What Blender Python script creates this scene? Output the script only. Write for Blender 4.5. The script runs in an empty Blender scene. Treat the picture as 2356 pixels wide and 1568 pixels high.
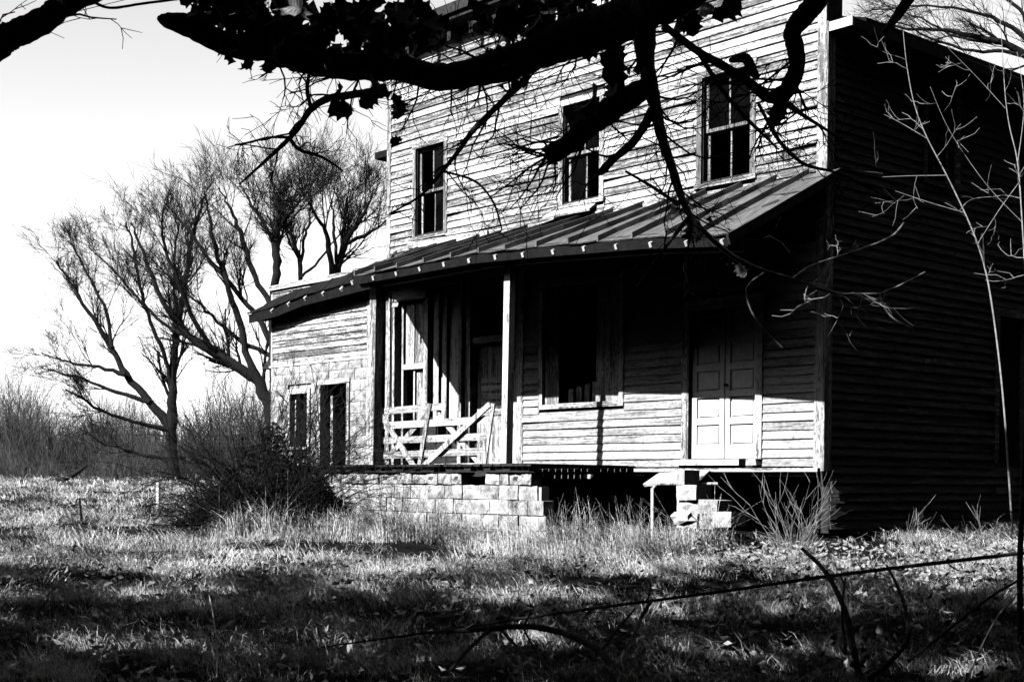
import bpy, math, random
import numpy as np
from mathutils import Vector, Matrix

random.seed(7)
RNG = np.random.default_rng(11)
SC = bpy.context.scene
COL = SC.collection

# ------------------------------------------------------------------ camera, sky, sun, exposure
# World: X runs along the house front to the right, Y into the house, Z up (0 = eye level).
# The origin is the front right corner of the two-storey block.
ANG = math.atan2(0.751, 0.660)
FWD = np.array([-math.sin(ANG), math.cos(ANG), 0.0])
RGT = np.array([math.cos(ANG), math.sin(ANG), 0.0])
UPV = np.array([0.0, 0.0, 1.0])
CAM = -(FWD + 0.2186 * RGT) * 18.0
cam_data = bpy.data.cameras.new('camera')
cam_data.sensor_width = 36.0
cam_data.lens = 50.0
cam_data.shift_y = 0.153
cam_data.clip_end = 1000.0
cam = bpy.data.objects.new('camera', cam_data)
cam.location = CAM
cam.rotation_euler = (math.pi / 2, 0, ANG)
COL.objects.link(cam)
SC.camera = cam

SUN_EL = math.radians(39.6)
SUN_AZ = math.radians(2.0)                       # left of the facade's normal
TO_SUN = np.array([-math.sin(SUN_AZ) * math.cos(SUN_EL), -math.cos(SUN_AZ) * math.cos(SUN_EL), math.sin(SUN_EL)])

world = bpy.data.worlds.new('World')
SC.world = world
world.use_nodes = True
wn = world.node_tree
bg = wn.nodes['Background']
sky = wn.nodes.new('ShaderNodeTexSky')
sky.sky_type = 'NISHITA'
sky.sun_disc = False
sky.sun_elevation = SUN_EL
sky.sun_rotation = math.atan2(TO_SUN[0], TO_SUN[1])
sky.air_density = 2.0
sky.dust_density = 0.0
sky.ozone_density = 1.0
sepc = wn.nodes.new('ShaderNodeSeparateColor')   # black-and-white plate: one channel of the sky
wn.links.new(sky.outputs[0], sepc.inputs[0])
wn.links.new(sepc.outputs['Red'], bg.inputs['Color'])
bg.inputs['Strength'].default_value = 0.128

sun_data = bpy.data.lights.new('sun', 'SUN')
sun_data.energy = 5.0
sun_data.angle = math.radians(0.5)
sun_data.color = (1, 1, 1)
sun = bpy.data.objects.new('sun', sun_data)
sun.rotation_euler = Vector(-TO_SUN).to_track_quat('-Z', 'Y').to_euler()
sun.location = (0, -30, 30)
COL.objects.link(sun)

SC.view_settings.view_transform = 'Standard'
SC.view_settings.look = 'None'
SC.view_settings.gamma = 1.0
SC.view_settings.use_curve_mapping = False
SC.view_settings.exposure = 1.1
SC.render.engine = 'CYCLES'
SC.cycles.diffuse_bounces = 0
SC.cycles.glossy_bounces = 1
SC.cycles.max_bounces = 4
SC.cycles.use_denoising = True
SC.cycles.denoiser = 'OPENIMAGEDENOISE'
SC.cycles.denoising_input_passes = 'RGB_ALBEDO_NORMAL'
SC.cycles.denoising_prefilter = 'ACCURATE'

# ------------------------------------------------------------------ helpers
FD, CX, YH = 3272.0, 1178.0, 1145.0


def at(x, y, d):
    """A point seen at (x, y) of a 2356 px wide print, d metres ahead of the camera."""
    return CAM + FWD * d + RGT * (d * (x - CX) / FD) + UPV * (d * (YH - y) / FD)


def on_y(x, y, Y):
    """The same, on the plane Y = const."""
    q = (x - CX) / FD
    ray = FWD + RGT * q + UPV * ((YH - y) / FD)
    return CAM + ray * ((Y - CAM[1]) / ray[1])


GD = [0, 9, 12, 16, 20, 25, 35, 60, 90, 400]
GZ = [-1.62, -1.17, -0.98, -0.74, -0.47, -0.2, 0.2, 0.82, 1.1, 1.3]


def ground_z(X, Y):
    X = np.asarray(X, float); Y = np.asarray(Y, float)
    dx, dy = X - CAM[0], Y - CAM[1]
    d = dx * FWD[0] + dy * FWD[1]
    r = dx * RGT[0] + dy * RGT[1]
    z = np.where(d < 0, -1.62 + 0.02 * d, np.interp(d, GD, GZ))
    n = (0.05 * np.sin(1.1 * X + 0.7 * Y) * np.sin(0.9 * Y - 0.4 * X + 1.3)
         + 0.03 * np.sin(2.9 * X - 1.7 * Y + .5) * np.sin(2.3 * Y + 1.1 * X)
         + 0.015 * np.sin(6.1 * X + 2.7 * Y) * np.sin(5.3 * Y - 3.1 * X))
    return z + n


def dr(d, r):
    p = CAM + FWD * d + RGT * r
    return p[0], p[1]


class MB:
    """Collects quads and triangles, builds ONE mesh object."""

    def __init__(self):
        self.v = []; self.f = []; self.n = 0

    def add(self, verts, faces):
        verts = np.asarray(verts, float).reshape(-1, 3)
        faces = np.asarray(faces, int)
        if faces.shape[1] == 3:
            faces = np.concatenate([faces, np.full((len(faces), 1), -1)], 1)
        self.v.append(verts)
        self.f.append(np.where(faces < 0, -1, faces + self.n))
        self.n += len(verts)
        return self

    def box(self, lo, hi, jit=0.0):
        lo = np.asarray(lo, float); hi = np.asarray(hi, float)
        c = np.array([[x, y, z] for z in (0, 1) for y in (0, 1) for x in (0, 1)], float)
        v = lo + (hi - lo) * c
        if jit:
            v = v + RNG.uniform(-jit, jit, v.shape)
        return self.add(v, [[0, 2, 3, 1], [4, 5, 7, 6], [0, 1, 5, 4], [2, 6, 7, 3], [0, 4, 6, 2], [1, 3, 7, 5]])

    def beam(self, a, b, w, h, side=(0, 0, 1), jit=0.0):
        """A bar from a to b, w wide across `side` x axis, h along side."""
        a = np.asarray(a, float); b = np.asarray(b, float)
        t = (b - a) / np.linalg.norm(b - a)
        s = np.asarray(side, float); s = s - t * np.dot(s, t); s /= np.linalg.norm(s)
        u = np.cross(t, s)
        v = []
        for p in (a, b):
            for i, j in ((-1, -1), (1, -1), (1, 1), (-1, 1)):
                v.append(p + u * (i * w / 2) + s * (j * h / 2))
        v = np.array(v)
        if jit:
            v += RNG.uniform(-jit, jit, v.shape)
        return self.add(v, [[0, 1, 2, 3], [7, 6, 5, 4], [0, 4, 5, 1], [1, 5, 6, 2], [2, 6, 7, 3], [3, 7, 4, 0]])

    def tube(self, path, rad, k=6, rough=0.0):
        path = np.asarray(path, float); rad = np.asarray(rad, float)
        n = len(path)
        t = np.gradient(path, axis=0)
        t /= np.linalg.norm(t, axis=1, keepdims=True) + 1e-9
        ref = np.array([0.31, 0.17, 0.93]) if abs(t[0] @ np.array([0.31, 0.17, 0.93])) < .9 else np.array([1., 0, 0])
        u = np.cross(t, ref); u /= np.linalg.norm(u, axis=1, keepdims=True) + 1e-9
        w = np.cross(t, u)
        a = np.arange(k) * 2 * math.pi / k
        R = rad[:, None] * (1 + (RNG.normal(0, rough, (n, k)) if rough else 0))
        v = path[:, None, :] + R[..., None] * (np.cos(a)[None, :, None] * u[:, None, :] + np.sin(a)[None, :, None] * w[:, None, :])
        i = np.arange(n - 1)[:, None] * k; j = np.arange(k)[None, :]; j2 = (j + 1) % k
        q = np.stack([i + j, i + j2, i + k + j2, i + k + j], -1).reshape(-1, 4)
        self.add(v.reshape(-1, 3), q)
        if k >= 5:
            for ring, s in ((0, 1), (n - 1, -1)):
                c = path[ring]
                vv = np.concatenate([v[ring], c[None]])
                tri = np.stack([np.arange(k), (np.arange(k) + 1) % k, np.full(k, k)], -1)
                self.add(vv, tri[:, ::-1] if s > 0 else tri)
        return self

    def mesh(self, name, mat, smooth=False):
        V = np.concatenate(self.v).astype(np.float32); F = np.concatenate(self.f).astype(np.int32)
        me = bpy.data.meshes.new(name)
        me.vertices.add(len(V)); me.vertices.foreach_set('co', V.ravel())
        tot = np.where(F[:, 3] < 0, 3, 4).astype(np.int32)
        st = np.concatenate([[0], np.cumsum(tot)[:-1]]).astype(np.int32)
        idx = F.ravel(); idx = idx[idx >= 0].astype(np.int32)
        me.loops.add(len(idx)); me.loops.foreach_set('vertex_index', idx)
        me.polygons.add(len(F)); me.polygons.foreach_set('loop_start', st)
        me.update(calc_edges=True)
        me.validate()
        me.polygons.foreach_set('use_smooth', np.full(len(me.polygons), bool(smooth)))
        me.materials.append(mat)
        return me

    def build(self, name, mat, parent=None, smooth=False):
        return link(name, self.mesh(name, mat, smooth), parent)


def link(name, data, parent=None):
    o = bpy.data.objects.new(name, data)
    COL.objects.link(o)
    if parent is not None:
        o.parent = parent
    return o


def tag(o, label=None, cat=None, group=None, kind=None):
    for k, v in (('label', label), ('category', cat), ('group', group), ('kind', kind)):
        if v:
            o[k] = v
    return o


def thing(name, loc=(0, 0, 0), label=None, cat=None, group=None):
    o = bpy.data.objects.new(name, None)
    o.empty_display_size = 0.2
    o.location = loc
    COL.objects.link(o)
    return tag(o, label, cat, group)


# ------------------------------------------------------------------ materials
def new_mat(name, rough=0.9, spec=0.15):
    m = bpy.data.materials.new(name)
    m.use_nodes = True
    b = m.node_tree.nodes['Principled BSDF']
    b.inputs['Roughness'].default_value = rough
    b.inputs['Specular IOR Level'].default_value = spec
    return m, m.node_tree, b


def nd(nt, t, **kw):
    n = nt.nodes.new(t)
    for k, v in kw.items():
        setattr(n, k, v)
    return n


def noise(nt, vec, scale, detail=6, rough=0.6, mapping=None):
    if mapping is not None:
        mp = nd(nt, 'ShaderNodeMapping')
        mp.inputs['Scale'].default_value = mapping
        nt.links.new(vec, mp.inputs['Vector'])
        vec = mp.outputs['Vector']
    n = nd(nt, 'ShaderNodeTexNoise')
    n.inputs['Scale'].default_value = scale
    n.inputs['Detail'].default_value = detail
    n.inputs['Roughness'].default_value = rough
    nt.links.new(vec, n.inputs['Vector'])
    return n.outputs['Fac']


def ramp(nt, fac, stops):
    r = nd(nt, 'ShaderNodeValToRGB')
    e = r.color_ramp.elements
    while len(e) < len(stops):
        e.new(0.5)
    for el, (p, c) in zip(e, stops):
        el.position = p
        el.color = (c, c, c, 1)
    nt.links.new(fac, r.inputs['Fac'])
    return r.outputs['Color']


def math_n(nt, op, a, b=None, clamp=False):
    n = nd(nt, 'ShaderNodeMath', operation=op, use_clamp=clamp)
    for i, x in enumerate((a, b)):
        if x is None:
            continue
        if isinstance(x, (int, float)):
            n.inputs[i].default_value = x
        else:
            nt.links.new(x, n.inputs[i])
    return n.outputs[0]


def mixc(nt, fac, a, b):
    n = nd(nt, 'ShaderNodeMix', data_type='RGBA')
    if isinstance(fac, (int, float)):
        n.inputs[0].default_value = fac
    else:
        nt.links.new(fac, n.inputs[0])
    for i, x in ((6, a), (7, b)):
        if isinstance(x, (int, float)):
            n.inputs[i].default_value = (x, x, x, 1)
        else:
            nt.links.new(x, n.inputs[i])
    return n.outputs[2]


def coords(nt, rnd=30.0):
    tc = nd(nt, 'ShaderNodeTexCoord')
    oi = nd(nt, 'ShaderNodeObjectInfo')
    off = nd(nt, 'ShaderNodeCombineXYZ')
    for i, k in enumerate((1.0, 1.7, 2.3)):
        nt.links.new(math_n(nt, 'MULTIPLY', oi.outputs['Random'], rnd * k), off.inputs[i])
    add = nd(nt, 'ShaderNodeVectorMath', operation='ADD')
    nt.links.new(tc.outputs['Object'], add.inputs[0])
    nt.links.new(off.outputs[0], add.inputs[1])
    return add.outputs[0], oi.outputs['Random']


def bump(nt, b, h, strength, dist=0.01):
    n = nd(nt, 'ShaderNodeBump')
    n.inputs['Strength'].default_value = strength
    n.inputs['Distance'].default_value = dist
    nt.links.new(h, n.inputs['Height'])
    nt.links.new(n.outputs[0], b.inputs['Normal'])


def wood_mat(name, axis, paint=0.5, white=0.85, dark=0.015, mid=0.34, wear=1.0):
    """Weathered timber with the remains of white paint; grain runs along `axis`."""
    m, nt, b = new_mat(name)
    v, rnd = coords(nt)

    def mp(al, ac):
        s = [ac, ac, ac]; s['xyz'.index(axis)] = al
        return s
    grain = noise(nt, v, 1.0, 6, 0.7, mp(2.2, 75))
    fine = noise(nt, v, 1.0, 4, 0.6, mp(9, 260))
    blot = noise(nt, v, 1.0, 5, 0.65, mp(1.1, 11))
    chips = noise(nt, v, 1.0, 6, 0.7, mp(14, 34))
    wood = ramp(nt, math_n(nt, 'ADD', math_n(nt, 'MULTIPLY', grain, 0.65), math_n(nt, 'MULTIPLY', fine, 0.35)),
                [(0.36, dark), (0.46, mid * 0.35), (0.55, mid), (0.68, mid * 1.6)])
    s = math_n(nt, 'ADD', math_n(nt, 'MULTIPLY', blot, 0.46), math_n(nt, 'MULTIPLY', grain, 0.30))
    s = math_n(nt, 'ADD', s, math_n(nt, 'MULTIPLY', chips, 0.38))
    s = math_n(nt, 'ADD', s, math_n(nt, 'MULTIPLY', math_n(nt, 'SUBTRACT', rnd, 0.5), 0.10))
    lo = 0.57 + (0.5 - paint) * 0.35
    mask = ramp(nt, s, [(lo - 0.035 * wear, 0.0), (lo + 0.045 * wear, 1.0)])
    pcol = ramp(nt, chips, [(0.3, white * 0.72), (0.5, white), (0.7, white)])
    nt.links.new(mixc(nt, mask, wood, pcol), b.inputs['Base Color'])
    bump(nt, b, math_n(nt, 'ADD', math_n(nt, 'MULTIPLY', grain, 0.6), math_n(nt, 'MULTIPLY', mask, 0.25)), 0.6, 0.012)
    return m


def simple_mat(name, lo, hi, scale=8.0, rough=0.9, spec=0.12, bstr=0.4, bdist=0.01, mapping=None, rnd=30.0, detail=6):
    m, nt, b = new_mat(name, rough, spec)
    v, r = coords(nt, rnd)
    n = noise(nt, v, scale, detail, 0.65, mapping)
    nt.links.new(ramp(nt, n, [(0.3, lo), (0.7, hi)]), b.inputs['Base Color'])
    if bstr:
        bump(nt, b, n, bstr, bdist)
    return m


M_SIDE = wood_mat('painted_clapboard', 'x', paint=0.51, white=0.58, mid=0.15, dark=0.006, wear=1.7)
M_SIDE2 = wood_mat('shade_dark_clapboard', 'y', paint=0.12, white=0.3, mid=0.10)  # darker copy of the clapboard; the side wall's shade is in its colour
M_PORCHW = wood_mat('sheltered_clapboard', 'x', paint=0.62, white=0.44, mid=0.24, dark=0.02, wear=2.2)
M_TRIMV = wood_mat('painted_trim_upright', 'z', paint=0.55, white=0.6, mid=0.2)
M_TRIMH = wood_mat('painted_trim_level', 'x', paint=0.62, white=0.6, mid=0.22)
M_TRIMY = wood_mat('trim_along_depth', 'y', paint=0.3, white=0.5, mid=.15)
M_WOODV = wood_mat('grey_board_upright', 'z', paint=0.52, white=0.52, mid=.2)
M_WOODH = wood_mat('grey_board_level', 'x', paint=0.62, white=0.6, mid=0.26, wear=2)
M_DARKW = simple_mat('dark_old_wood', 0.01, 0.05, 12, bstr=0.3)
M_DOOR = wood_mat('painted_door', 'z', paint=0.95, white=0.9, mid=0.5)
M_CASE = wood_mat('worn_casing', 'z', paint=0.42, white=0.5, mid=0.2)
M_CASEH = wood_mat('worn_casing_level', 'x', paint=0.48, white=0.52, mid=0.2)
M_WHITE = simple_mat('white_end_grain', 0.4, 0.7, 20, bstr=0)
M_NEARBLACK = simple_mat('near_black', 0.003, 0.012, 10, bstr=0.5)
M_GLASS, _nt, _b = new_mat('dusty_dark_glass', 0.04, 0.03)
_v, _r = coords(_nt)
_nt.links.new(ramp(_nt, noise(_nt, _v, 3, 5), [(0.35, 0.001), (0.7, 0.004)]), _b.inputs['Base Color'])


def block_mat():
    m, nt, b = new_mat('concrete_block', 0.95, 0.1)
    v, rnd = coords(nt)
    big = noise(nt, v, 5, 6, 0.7)
    small = noise(nt, v, 60, 5, 0.7)
    s = math_n(nt, 'ADD', math_n(nt, 'MULTIPLY', big, 0.6), math_n(nt, 'MULTIPLY', small, 0.4))
    s = math_n(nt, 'ADD', s, math_n(nt, 'MULTIPLY', math_n(nt, 'SUBTRACT', rnd, 0.5), 0.07))
    nt.links.new(ramp(nt, s, [(0.36, 0.03), (0.44, 0.22), (0.54, 0.45), (0.65, 0.6)]), b.inputs['Base Color'])
    bump(nt, b, s, 0.6, 0.008)
    return m


M_BLOCK = block_mat()
M_MORTAR = simple_mat('mortar', 0.35, 0.6, 30)
M_METAL = simple_mat('rusty_metal_sheet', 0.035, 0.16, 1.0, rough=0.6, spec=0.3, bstr=0.5, bdist=0.02, mapping=(14, 3, 3))
M_BARK = simple_mat('bark', 0.004, 0.022, 1.0, bstr=0.9, bdist=0.03, mapping=(30, 30, 9))
M_BARKN = simple_mat('near_bark', 0.005, 0.035, 30, bstr=1.0, bdist=0.06, detail=9)
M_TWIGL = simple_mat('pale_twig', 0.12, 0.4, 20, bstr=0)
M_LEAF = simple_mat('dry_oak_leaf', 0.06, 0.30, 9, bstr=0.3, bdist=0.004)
M_LEAFP = simple_mat('sunlit_dry_leaf', 0.25, 0.6, 9, bstr=0.3, bdist=0.004)  # paler copy of the oak leaf, with sunlight put into the colour
M_EVER = simple_mat('evergreen_leaf', 0.012, 0.03, 6, bstr=0)
def straw_mat():
    m, nt, b = new_mat('dry_grass', 1.0, 0.0)
    v, rnd = coords(nt)
    big = noise(nt, v, 1.0, 5, 0.6, (1.1, 1.1, 1.1))
    small = noise(nt, v, 23.0, 4, 0.7)
    k = math_n(nt, 'ADD', math_n(nt, 'MULTIPLY', big, 0.5), math_n(nt, 'MULTIPLY', small, 0.5))
    nt.links.new(ramp(nt, k, [(0.40, 0.005), (0.47, 0.09), (0.53, 0.5), (0.60, 0.85)]), b.inputs['Base Color'])
    return m


M_STRAW = straw_mat()
M_LITTER = simple_mat('leaf_litter', 0.06, 0.5, 30, bstr=0)
M_SOIL = simple_mat('dark_soil', 0.003, 0.016, 6, rough=1.0, spec=0.0, bstr=1.0, bdist=0.05)
M_BRUSH = simple_mat('brush_stem', 0.006, 0.12, 1.3, bstr=0)

# ------------------------------------------------------------------ ground
def build_ground():
    ds = np.concatenate([np.arange(-40, 6, 4), np.arange(6, 40, 0.3), np.geomspace(40, 420, 40)])
    rr = np.concatenate([-np.geomspace(400, 22, 20), np.arange(-20, 20.1, 0.35), np.geomspace(22, 400, 20)])
    D, R = np.meshgrid(ds, rr, indexing='ij')
    X = CAM[0] + FWD[0] * D + RGT[0] * R
    Y = CAM[1] + FWD[1] * D + RGT[1] * R
    Z = ground_z(X, Y)
    v = np.stack([X, Y, Z], -1).reshape(-1, 3)
    nD, nR = D.shape
    i = np.arange(nD - 1)[:, None] * nR; j = np.arange(nR - 1)[None, :]
    f = np.stack([i + j, i + j + 1, i + nR + j + 1, i + nR + j], -1).reshape(-1, 4)[:, ::-1]
    o = MB().add(v, f).build('ground', M_SOIL, smooth=True)
    tag(o, 'dark soil and thatch under the dry grass of the sloping yard', 'ground', kind='structure')


build_ground()

# ------------------------------------------------------------------ the house
house = thing('old_house', (0, 0, 0), 'abandoned two-storey clapboard house with false front, sagging porch and block wing', 'house')
house.rotation_euler = (0, 0.013, 0)
HX = -9.32          # left end of the two-storey block
TOPZ = 7.62
EXPO = 0.118


class Frame:
    """u along the wall, h up, o outward."""

    def __init__(self, org, ud, od):
        self.org = np.array(org, float); self.u = np.array(ud, float); self.o = np.array(od, float)

    def p(self, u, h, o):
        return self.org + self.u * u + self.o * o + UPV * h


FRONT = Frame((0, 0, 0), (1, 0, 0), (0, -1, 0))
SIDEF = Frame((0, 0, 0), (0, 1, 0), (1, 0, 0))


def clapboard(fr, u0, u1, h, parent, mat, e=EXPO, damage=0.1):
    n = max(2, int((u1 - u0) / 0.45))
    us = np.linspace(u0, u1, n + 1)
    bow = RNG.normal(0, 0.0022, n + 1)
    zj = RNG.normal(0, 0.0016, n + 1) + RNG.normal(0, 0.0025)
    pr = 0.030 + RNG.normal(0, 0.003) + bow
    if RNG.random() < damage:                       # an end that has sprung loose
        end = RNG.random() < .5
        k = np.exp(-np.arange(n + 1) * 1.1)
        k = k if end else k[::-1]
        pr = pr + 0.03 * k
        zj = zj + RNG.uniform(-0.015, 0.008) * k
    v = []
    for i, u in enumerate(us):
        top = h + e + 0.016
        v += [fr.p(u, top, 0.004), fr.p(u, h + zj[i], pr[i]), fr.p(u, h + zj[i] + .001, pr[i] - 0.020)]
    f = []
    for i in range(n):
        a, b = 3 * i, 3 * (i + 1)
        f += [[a, a + 1, b + 1, b], [a + 1, a + 2, b + 2, b + 1]]
    mb = MB().add(v, f)
    mb.add([v[0], v[1], v[2]], [[0, 2, 1]])
    mb.add([v[-3], v[-2], v[-1]], [[0, 1, 2]])
    return mb.build('clapboard', mat, parent)


def clad(fr, u0, u1, h0, h1, openings, parent, mat, maxlen=5.5, damage=0.1):
    h = h0
    while h < h1 - 0.03:
        segs = [(u0, u1)]
        for (a, b, c, d) in openings:
            if h + EXPO * 0.75 > c and h + EXPO * 0.25 < d:
                ns = []
                for (s, t) in segs:
                    if b <= s or a >= t:
                        ns.append((s, t))
                    else:
                        if a > s + .02: ns.append((s, a))
                        if b < t - .02: ns.append((b, t))
                segs = ns
        for (s, t) in segs:
            if t - s > maxlen:
                c = s + (t - s) * RNG.uniform(.3, .7)
                clapboard(fr, s, c - .003, h, parent, mat, damage=damage)
                clapboard(fr, c + .003, t, h, parent, mat, damage=damage)
            else:
                clapboard(fr, s, t, h, parent, mat, damage=damage)
        h += EXPO
    return h


def holes(fr, u0, u1, h0, h1, ops, name, mat, parent, o=0.0, th=0.12):
    """Wall sheathing of rectangular pieces round its openings."""
    us = sorted(set([u0, u1] + [min(max(x, u0), u1) for op in ops for x in op[:2]]))
    hs = sorted(set([h0, h1] + [min(max(x, h0), h1) for op in ops for x in op[2:]]))
    mb = MB()
    for a, b in zip(us[:-1], us[1:]):
        for c, d in zip(hs[:-1], hs[1:]):
            if b - a < 1e-4 or d - c < 1e-4:
                continue
            um, hm = (a + b) / 2, (c + d) / 2
            if any(x[0] < um < x[1] and x[2] < hm < x[3] for x in ops):
                continue
            P = [fr.p(a, c, o), fr.p(b, c, o), fr.p(b, d, o), fr.p(a, d, o), fr.p(a, c, o - th), fr.p(b, c, o - th), fr.p(b, d, o - th), fr.p(a, d, o - th)]
            mb.add(P, [[0, 1, 2, 3], [5, 4, 7, 6], [0, 4, 5, 1], [3, 2, 6, 7], [0, 3, 7, 4], [1, 5, 6, 2]])
    return mb.build(name, mat, parent)


def slab(fr, u0, u1, h0, h1, o0, o1, mb=None, jit=0.0):
    mb = mb or MB()
    P = [fr.p(u, h, o) for h in (h0, h1) for o in (o0, o1) for u in (u0, u1)]
    P = np.array(P)
    if jit:
        P += RNG.uniform(-jit, jit, P.shape)
    return mb.add(P, [[0, 2, 3, 1], [4, 5, 7, 6], [0, 1, 5, 4], [2, 6, 7, 3], [0, 4, 6, 2], [1, 3, 7, 5]])


# openings: u0, u1, h0, h1 (outer edge of casings)
WIN_UP = [(-8.58, -7.63, 4.30, 5.93), (-4.92, -3.95, 4.33, 5.95), (-2.15, -1.12, 4.22, 5.80)]
WIN_DN = (-5.33, -3.50, 1.29, 3.25)
DOOR_DN = (-2.37, -0.96, 0.40, 2.68)
BAY = (HX + 0.18, -5.80, 0.38, 3.45)

front_wall = holes(FRONT, HX, 0, 0.38, TOPZ, [(a + .1, b - .1, c + .08, d - .1) for a, b, c, d in WIN_UP + [WIN_DN]] + [(DOOR_DN[0] + .1, DOOR_DN[1] - .1, .45, 2.58), BAY], 'front_wall', M_DARKW, house, o=-0.004)
clad(FRONT, HX + .1, -0.12, 4.02, TOPZ - .02, WIN_UP, front_wall, M_SIDE, damage=0.16)
clad(FRONT, -5.70, -0.12, 0.40, 3.2, [WIN_DN, DOOR_DN], front_wall, M_PORCHW, damage=0.06)
clad(FRONT, HX + .17, HX + .34, 3.2, 3.75, [], front_wall, M_PORCHW)

slab(FRONT, HX, HX + .12, .38, 3.95, 0, .032).build('corner_board', M_TRIMV, house)
slab(FRONT, HX, HX + .11, 3.96, TOPZ, 0, .032).build('corner_board', M_CASE, house)
slab(FRONT, -.13, 0.0, .34, TOPZ + .1, 0, .034).build('corner_board', M_CASE, house)
slab(FRONT, -5.82, -5.69, .40, 3.5, -.06, .035).build('corner_board', M_TRIMV, house)
slab(FRONT, HX + .34, -5.8, 3.45, 3.62, -.03, .03).build('storefront_header', M_TRIMH, house)
# bottom ledge left when the porch floor fell
slab(FRONT, -5.4, -0.02, .33, .378, 0, .10, jit=.004).build('sill_ledge', M_TRIMH, house)


def sash_window(fr, op, parent, mats=(M_CASE, M_CASEH), depth=0.09, missing=()):
    u0, u1, h0, h1 = op
    w = thing_part('window', parent)
    cw = 0.09
    for a, b in ((u0, u0 + cw), (u1 - cw, u1)):
        slab(fr, a, b, h0 + .04, h1 - cw, -.05, .036).build('casing', mats[0], w)
    slab(fr, u0 - .01, u1 + .01, h1 - cw + .002, h1, -.05, .040).build('casing', mats[1], w)
    slab(fr, u0 - .02, u1 + .02, h0 - .02, h0 + .04, -.05, .055, jit=.004).build('window_sill', mats[1], w)
    a, b, c, d = u0 + cw + .012, u1 - cw - .012, h0 + .06, h1 - cw - .01
    mid = (c + d) / 2
    um = (a + b) / 2
    st = .045
    for k, (lo, hi, off) in enumerate(((mid - .02, d, -.055), (c, mid + .02, -.095))):
        mb = MB()
        slab(fr, a, a + st, lo, hi, off - .03, off, mb)
        slab(fr, b - st, b, lo, hi, off - .03, off, mb)
        slab(fr, a + st, b - st, lo, lo + st, off - .03, off + .002, mb)
        slab(fr, a + st, b - st, hi - st, hi, off - .03, off + .002, mb)
        slab(fr, um - .013, um + .013, lo + st, hi - st, off - .028, off - .002, mb)
        s = mb.build('sash', mats[0], w)
        for j, (p, q) in enumerate(((a + st, um - .013), (um + .013, b - st))):
            if (k, j) in missing:
                continue
            slab(fr, p, q, lo + st, hi - st, off - .018, off - .014).build('pane', M_GLASS, w)
    return w


def thing_part(name, parent):
    o = bpy.data.objects.new(name, None)
    o.empty_display_size = .1
    COL.objects.link(o)
    o.parent = parent
    return o


sash_window(FRONT, WIN_UP[0], house, missing=((0, 0), (1, 0)))
sash_window(FRONT, WIN_UP[1], house, missing=((1, 1),))
sash_window(FRONT, WIN_UP[2], house, missing=((1, 0), (1, 1)))
# broken sill boards hanging over the porch roof below the middle window
mb = MB()
p0 = FRONT.p(-5.02, 4.27, .05); p1 = FRONT.p(-4.1, 4.28, .06)
mb.beam(p0 + [0, -.12, -.05], p1 + [0, -.02, -.03], .24, .03, (0, -.6, 1), .008)
mb.build('loose_sill_board', M_TRIMH, house)
MB().beam(FRONT.p(-8.66, 4.22, .05), FRONT.p(-6.55, 4.15, .045), .03, .11, (0, 0, 1), .006).build('flashing_board', M_TRIMH, house)
MB().beam(FRONT.p(-6.4, 4.13, .05), FRONT.p(-2.3, 4.12, .045), .03, .07, (0, 0, 1), .004).build('flashing_board', M_TRIMH, house)

# boarded shop window on the ground floor
w = thing_part('window', house)
u0, u1, h0, h1 = WIN_DN
slab(FRONT, u0, u0 + .09, h0, h1, -.04, .04).build('casing', M_TRIMV, w)
slab(FRONT, u1 - .09, u1, h0, h1, -.04, .04).build('casing', M_TRIMV, w)
slab(FRONT, u0 + .09, u1 - .09, h1 - .1, h1, -.04, .04).build('casing', M_TRIMH, w)
slab(FRONT, u0 + .09, u1 - .09, h0, h0 + .075, -.04, .045).build('window_sill', M_TRIMH, w)
slab(FRONT, u0 + .09, u0 + .40, h0 + .075, h1 - .1, -.05, -.02).build('window_board', M_WOODV, w)
slab(FRONT, u1 - .62, u1 - .09, h0 + .075, h1 - .1, -.05, -.02).build('window_board', M_WOODV, w)
for k in range(4):
    a = u0 + .50 + k * .175
    slab(FRONT, a, a + .10, h0 + .05, h0 + .30 + .03 * k, -.16, -.14, jit=.006).build('picket', M_WOODV, w)

# double door
d = thing_part('double_door', house)
u0, u1, h0, h1 = DOOR_DN
slab(FRONT, u0, u0 + .13, .50, h1 - .13, -.06, .045).build('casing', M_TRIMV, d)
slab(FRONT, u1 - .11, u1, .50, h1 - .13, -.06, .045).build('casing', M_TRIMV, d)
slab(FRONT, u0 - .02, u1 + .02, h1 - .128, h1, -.06, .05).build('casing', M_TRIMH, d)
slab(FRONT, u0 - .05, u1 - .30, .415, .50, -.06, .14, jit=.006).build('threshold', M_TRIMH, d)
slab(FRONT, u1 - .18, u1 - .02, .42, .50, -.06, .13, jit=.008).build('threshold', M_BLOCK, d)
lw = (u1 - .11 - u0 - .13) / 2


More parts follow.
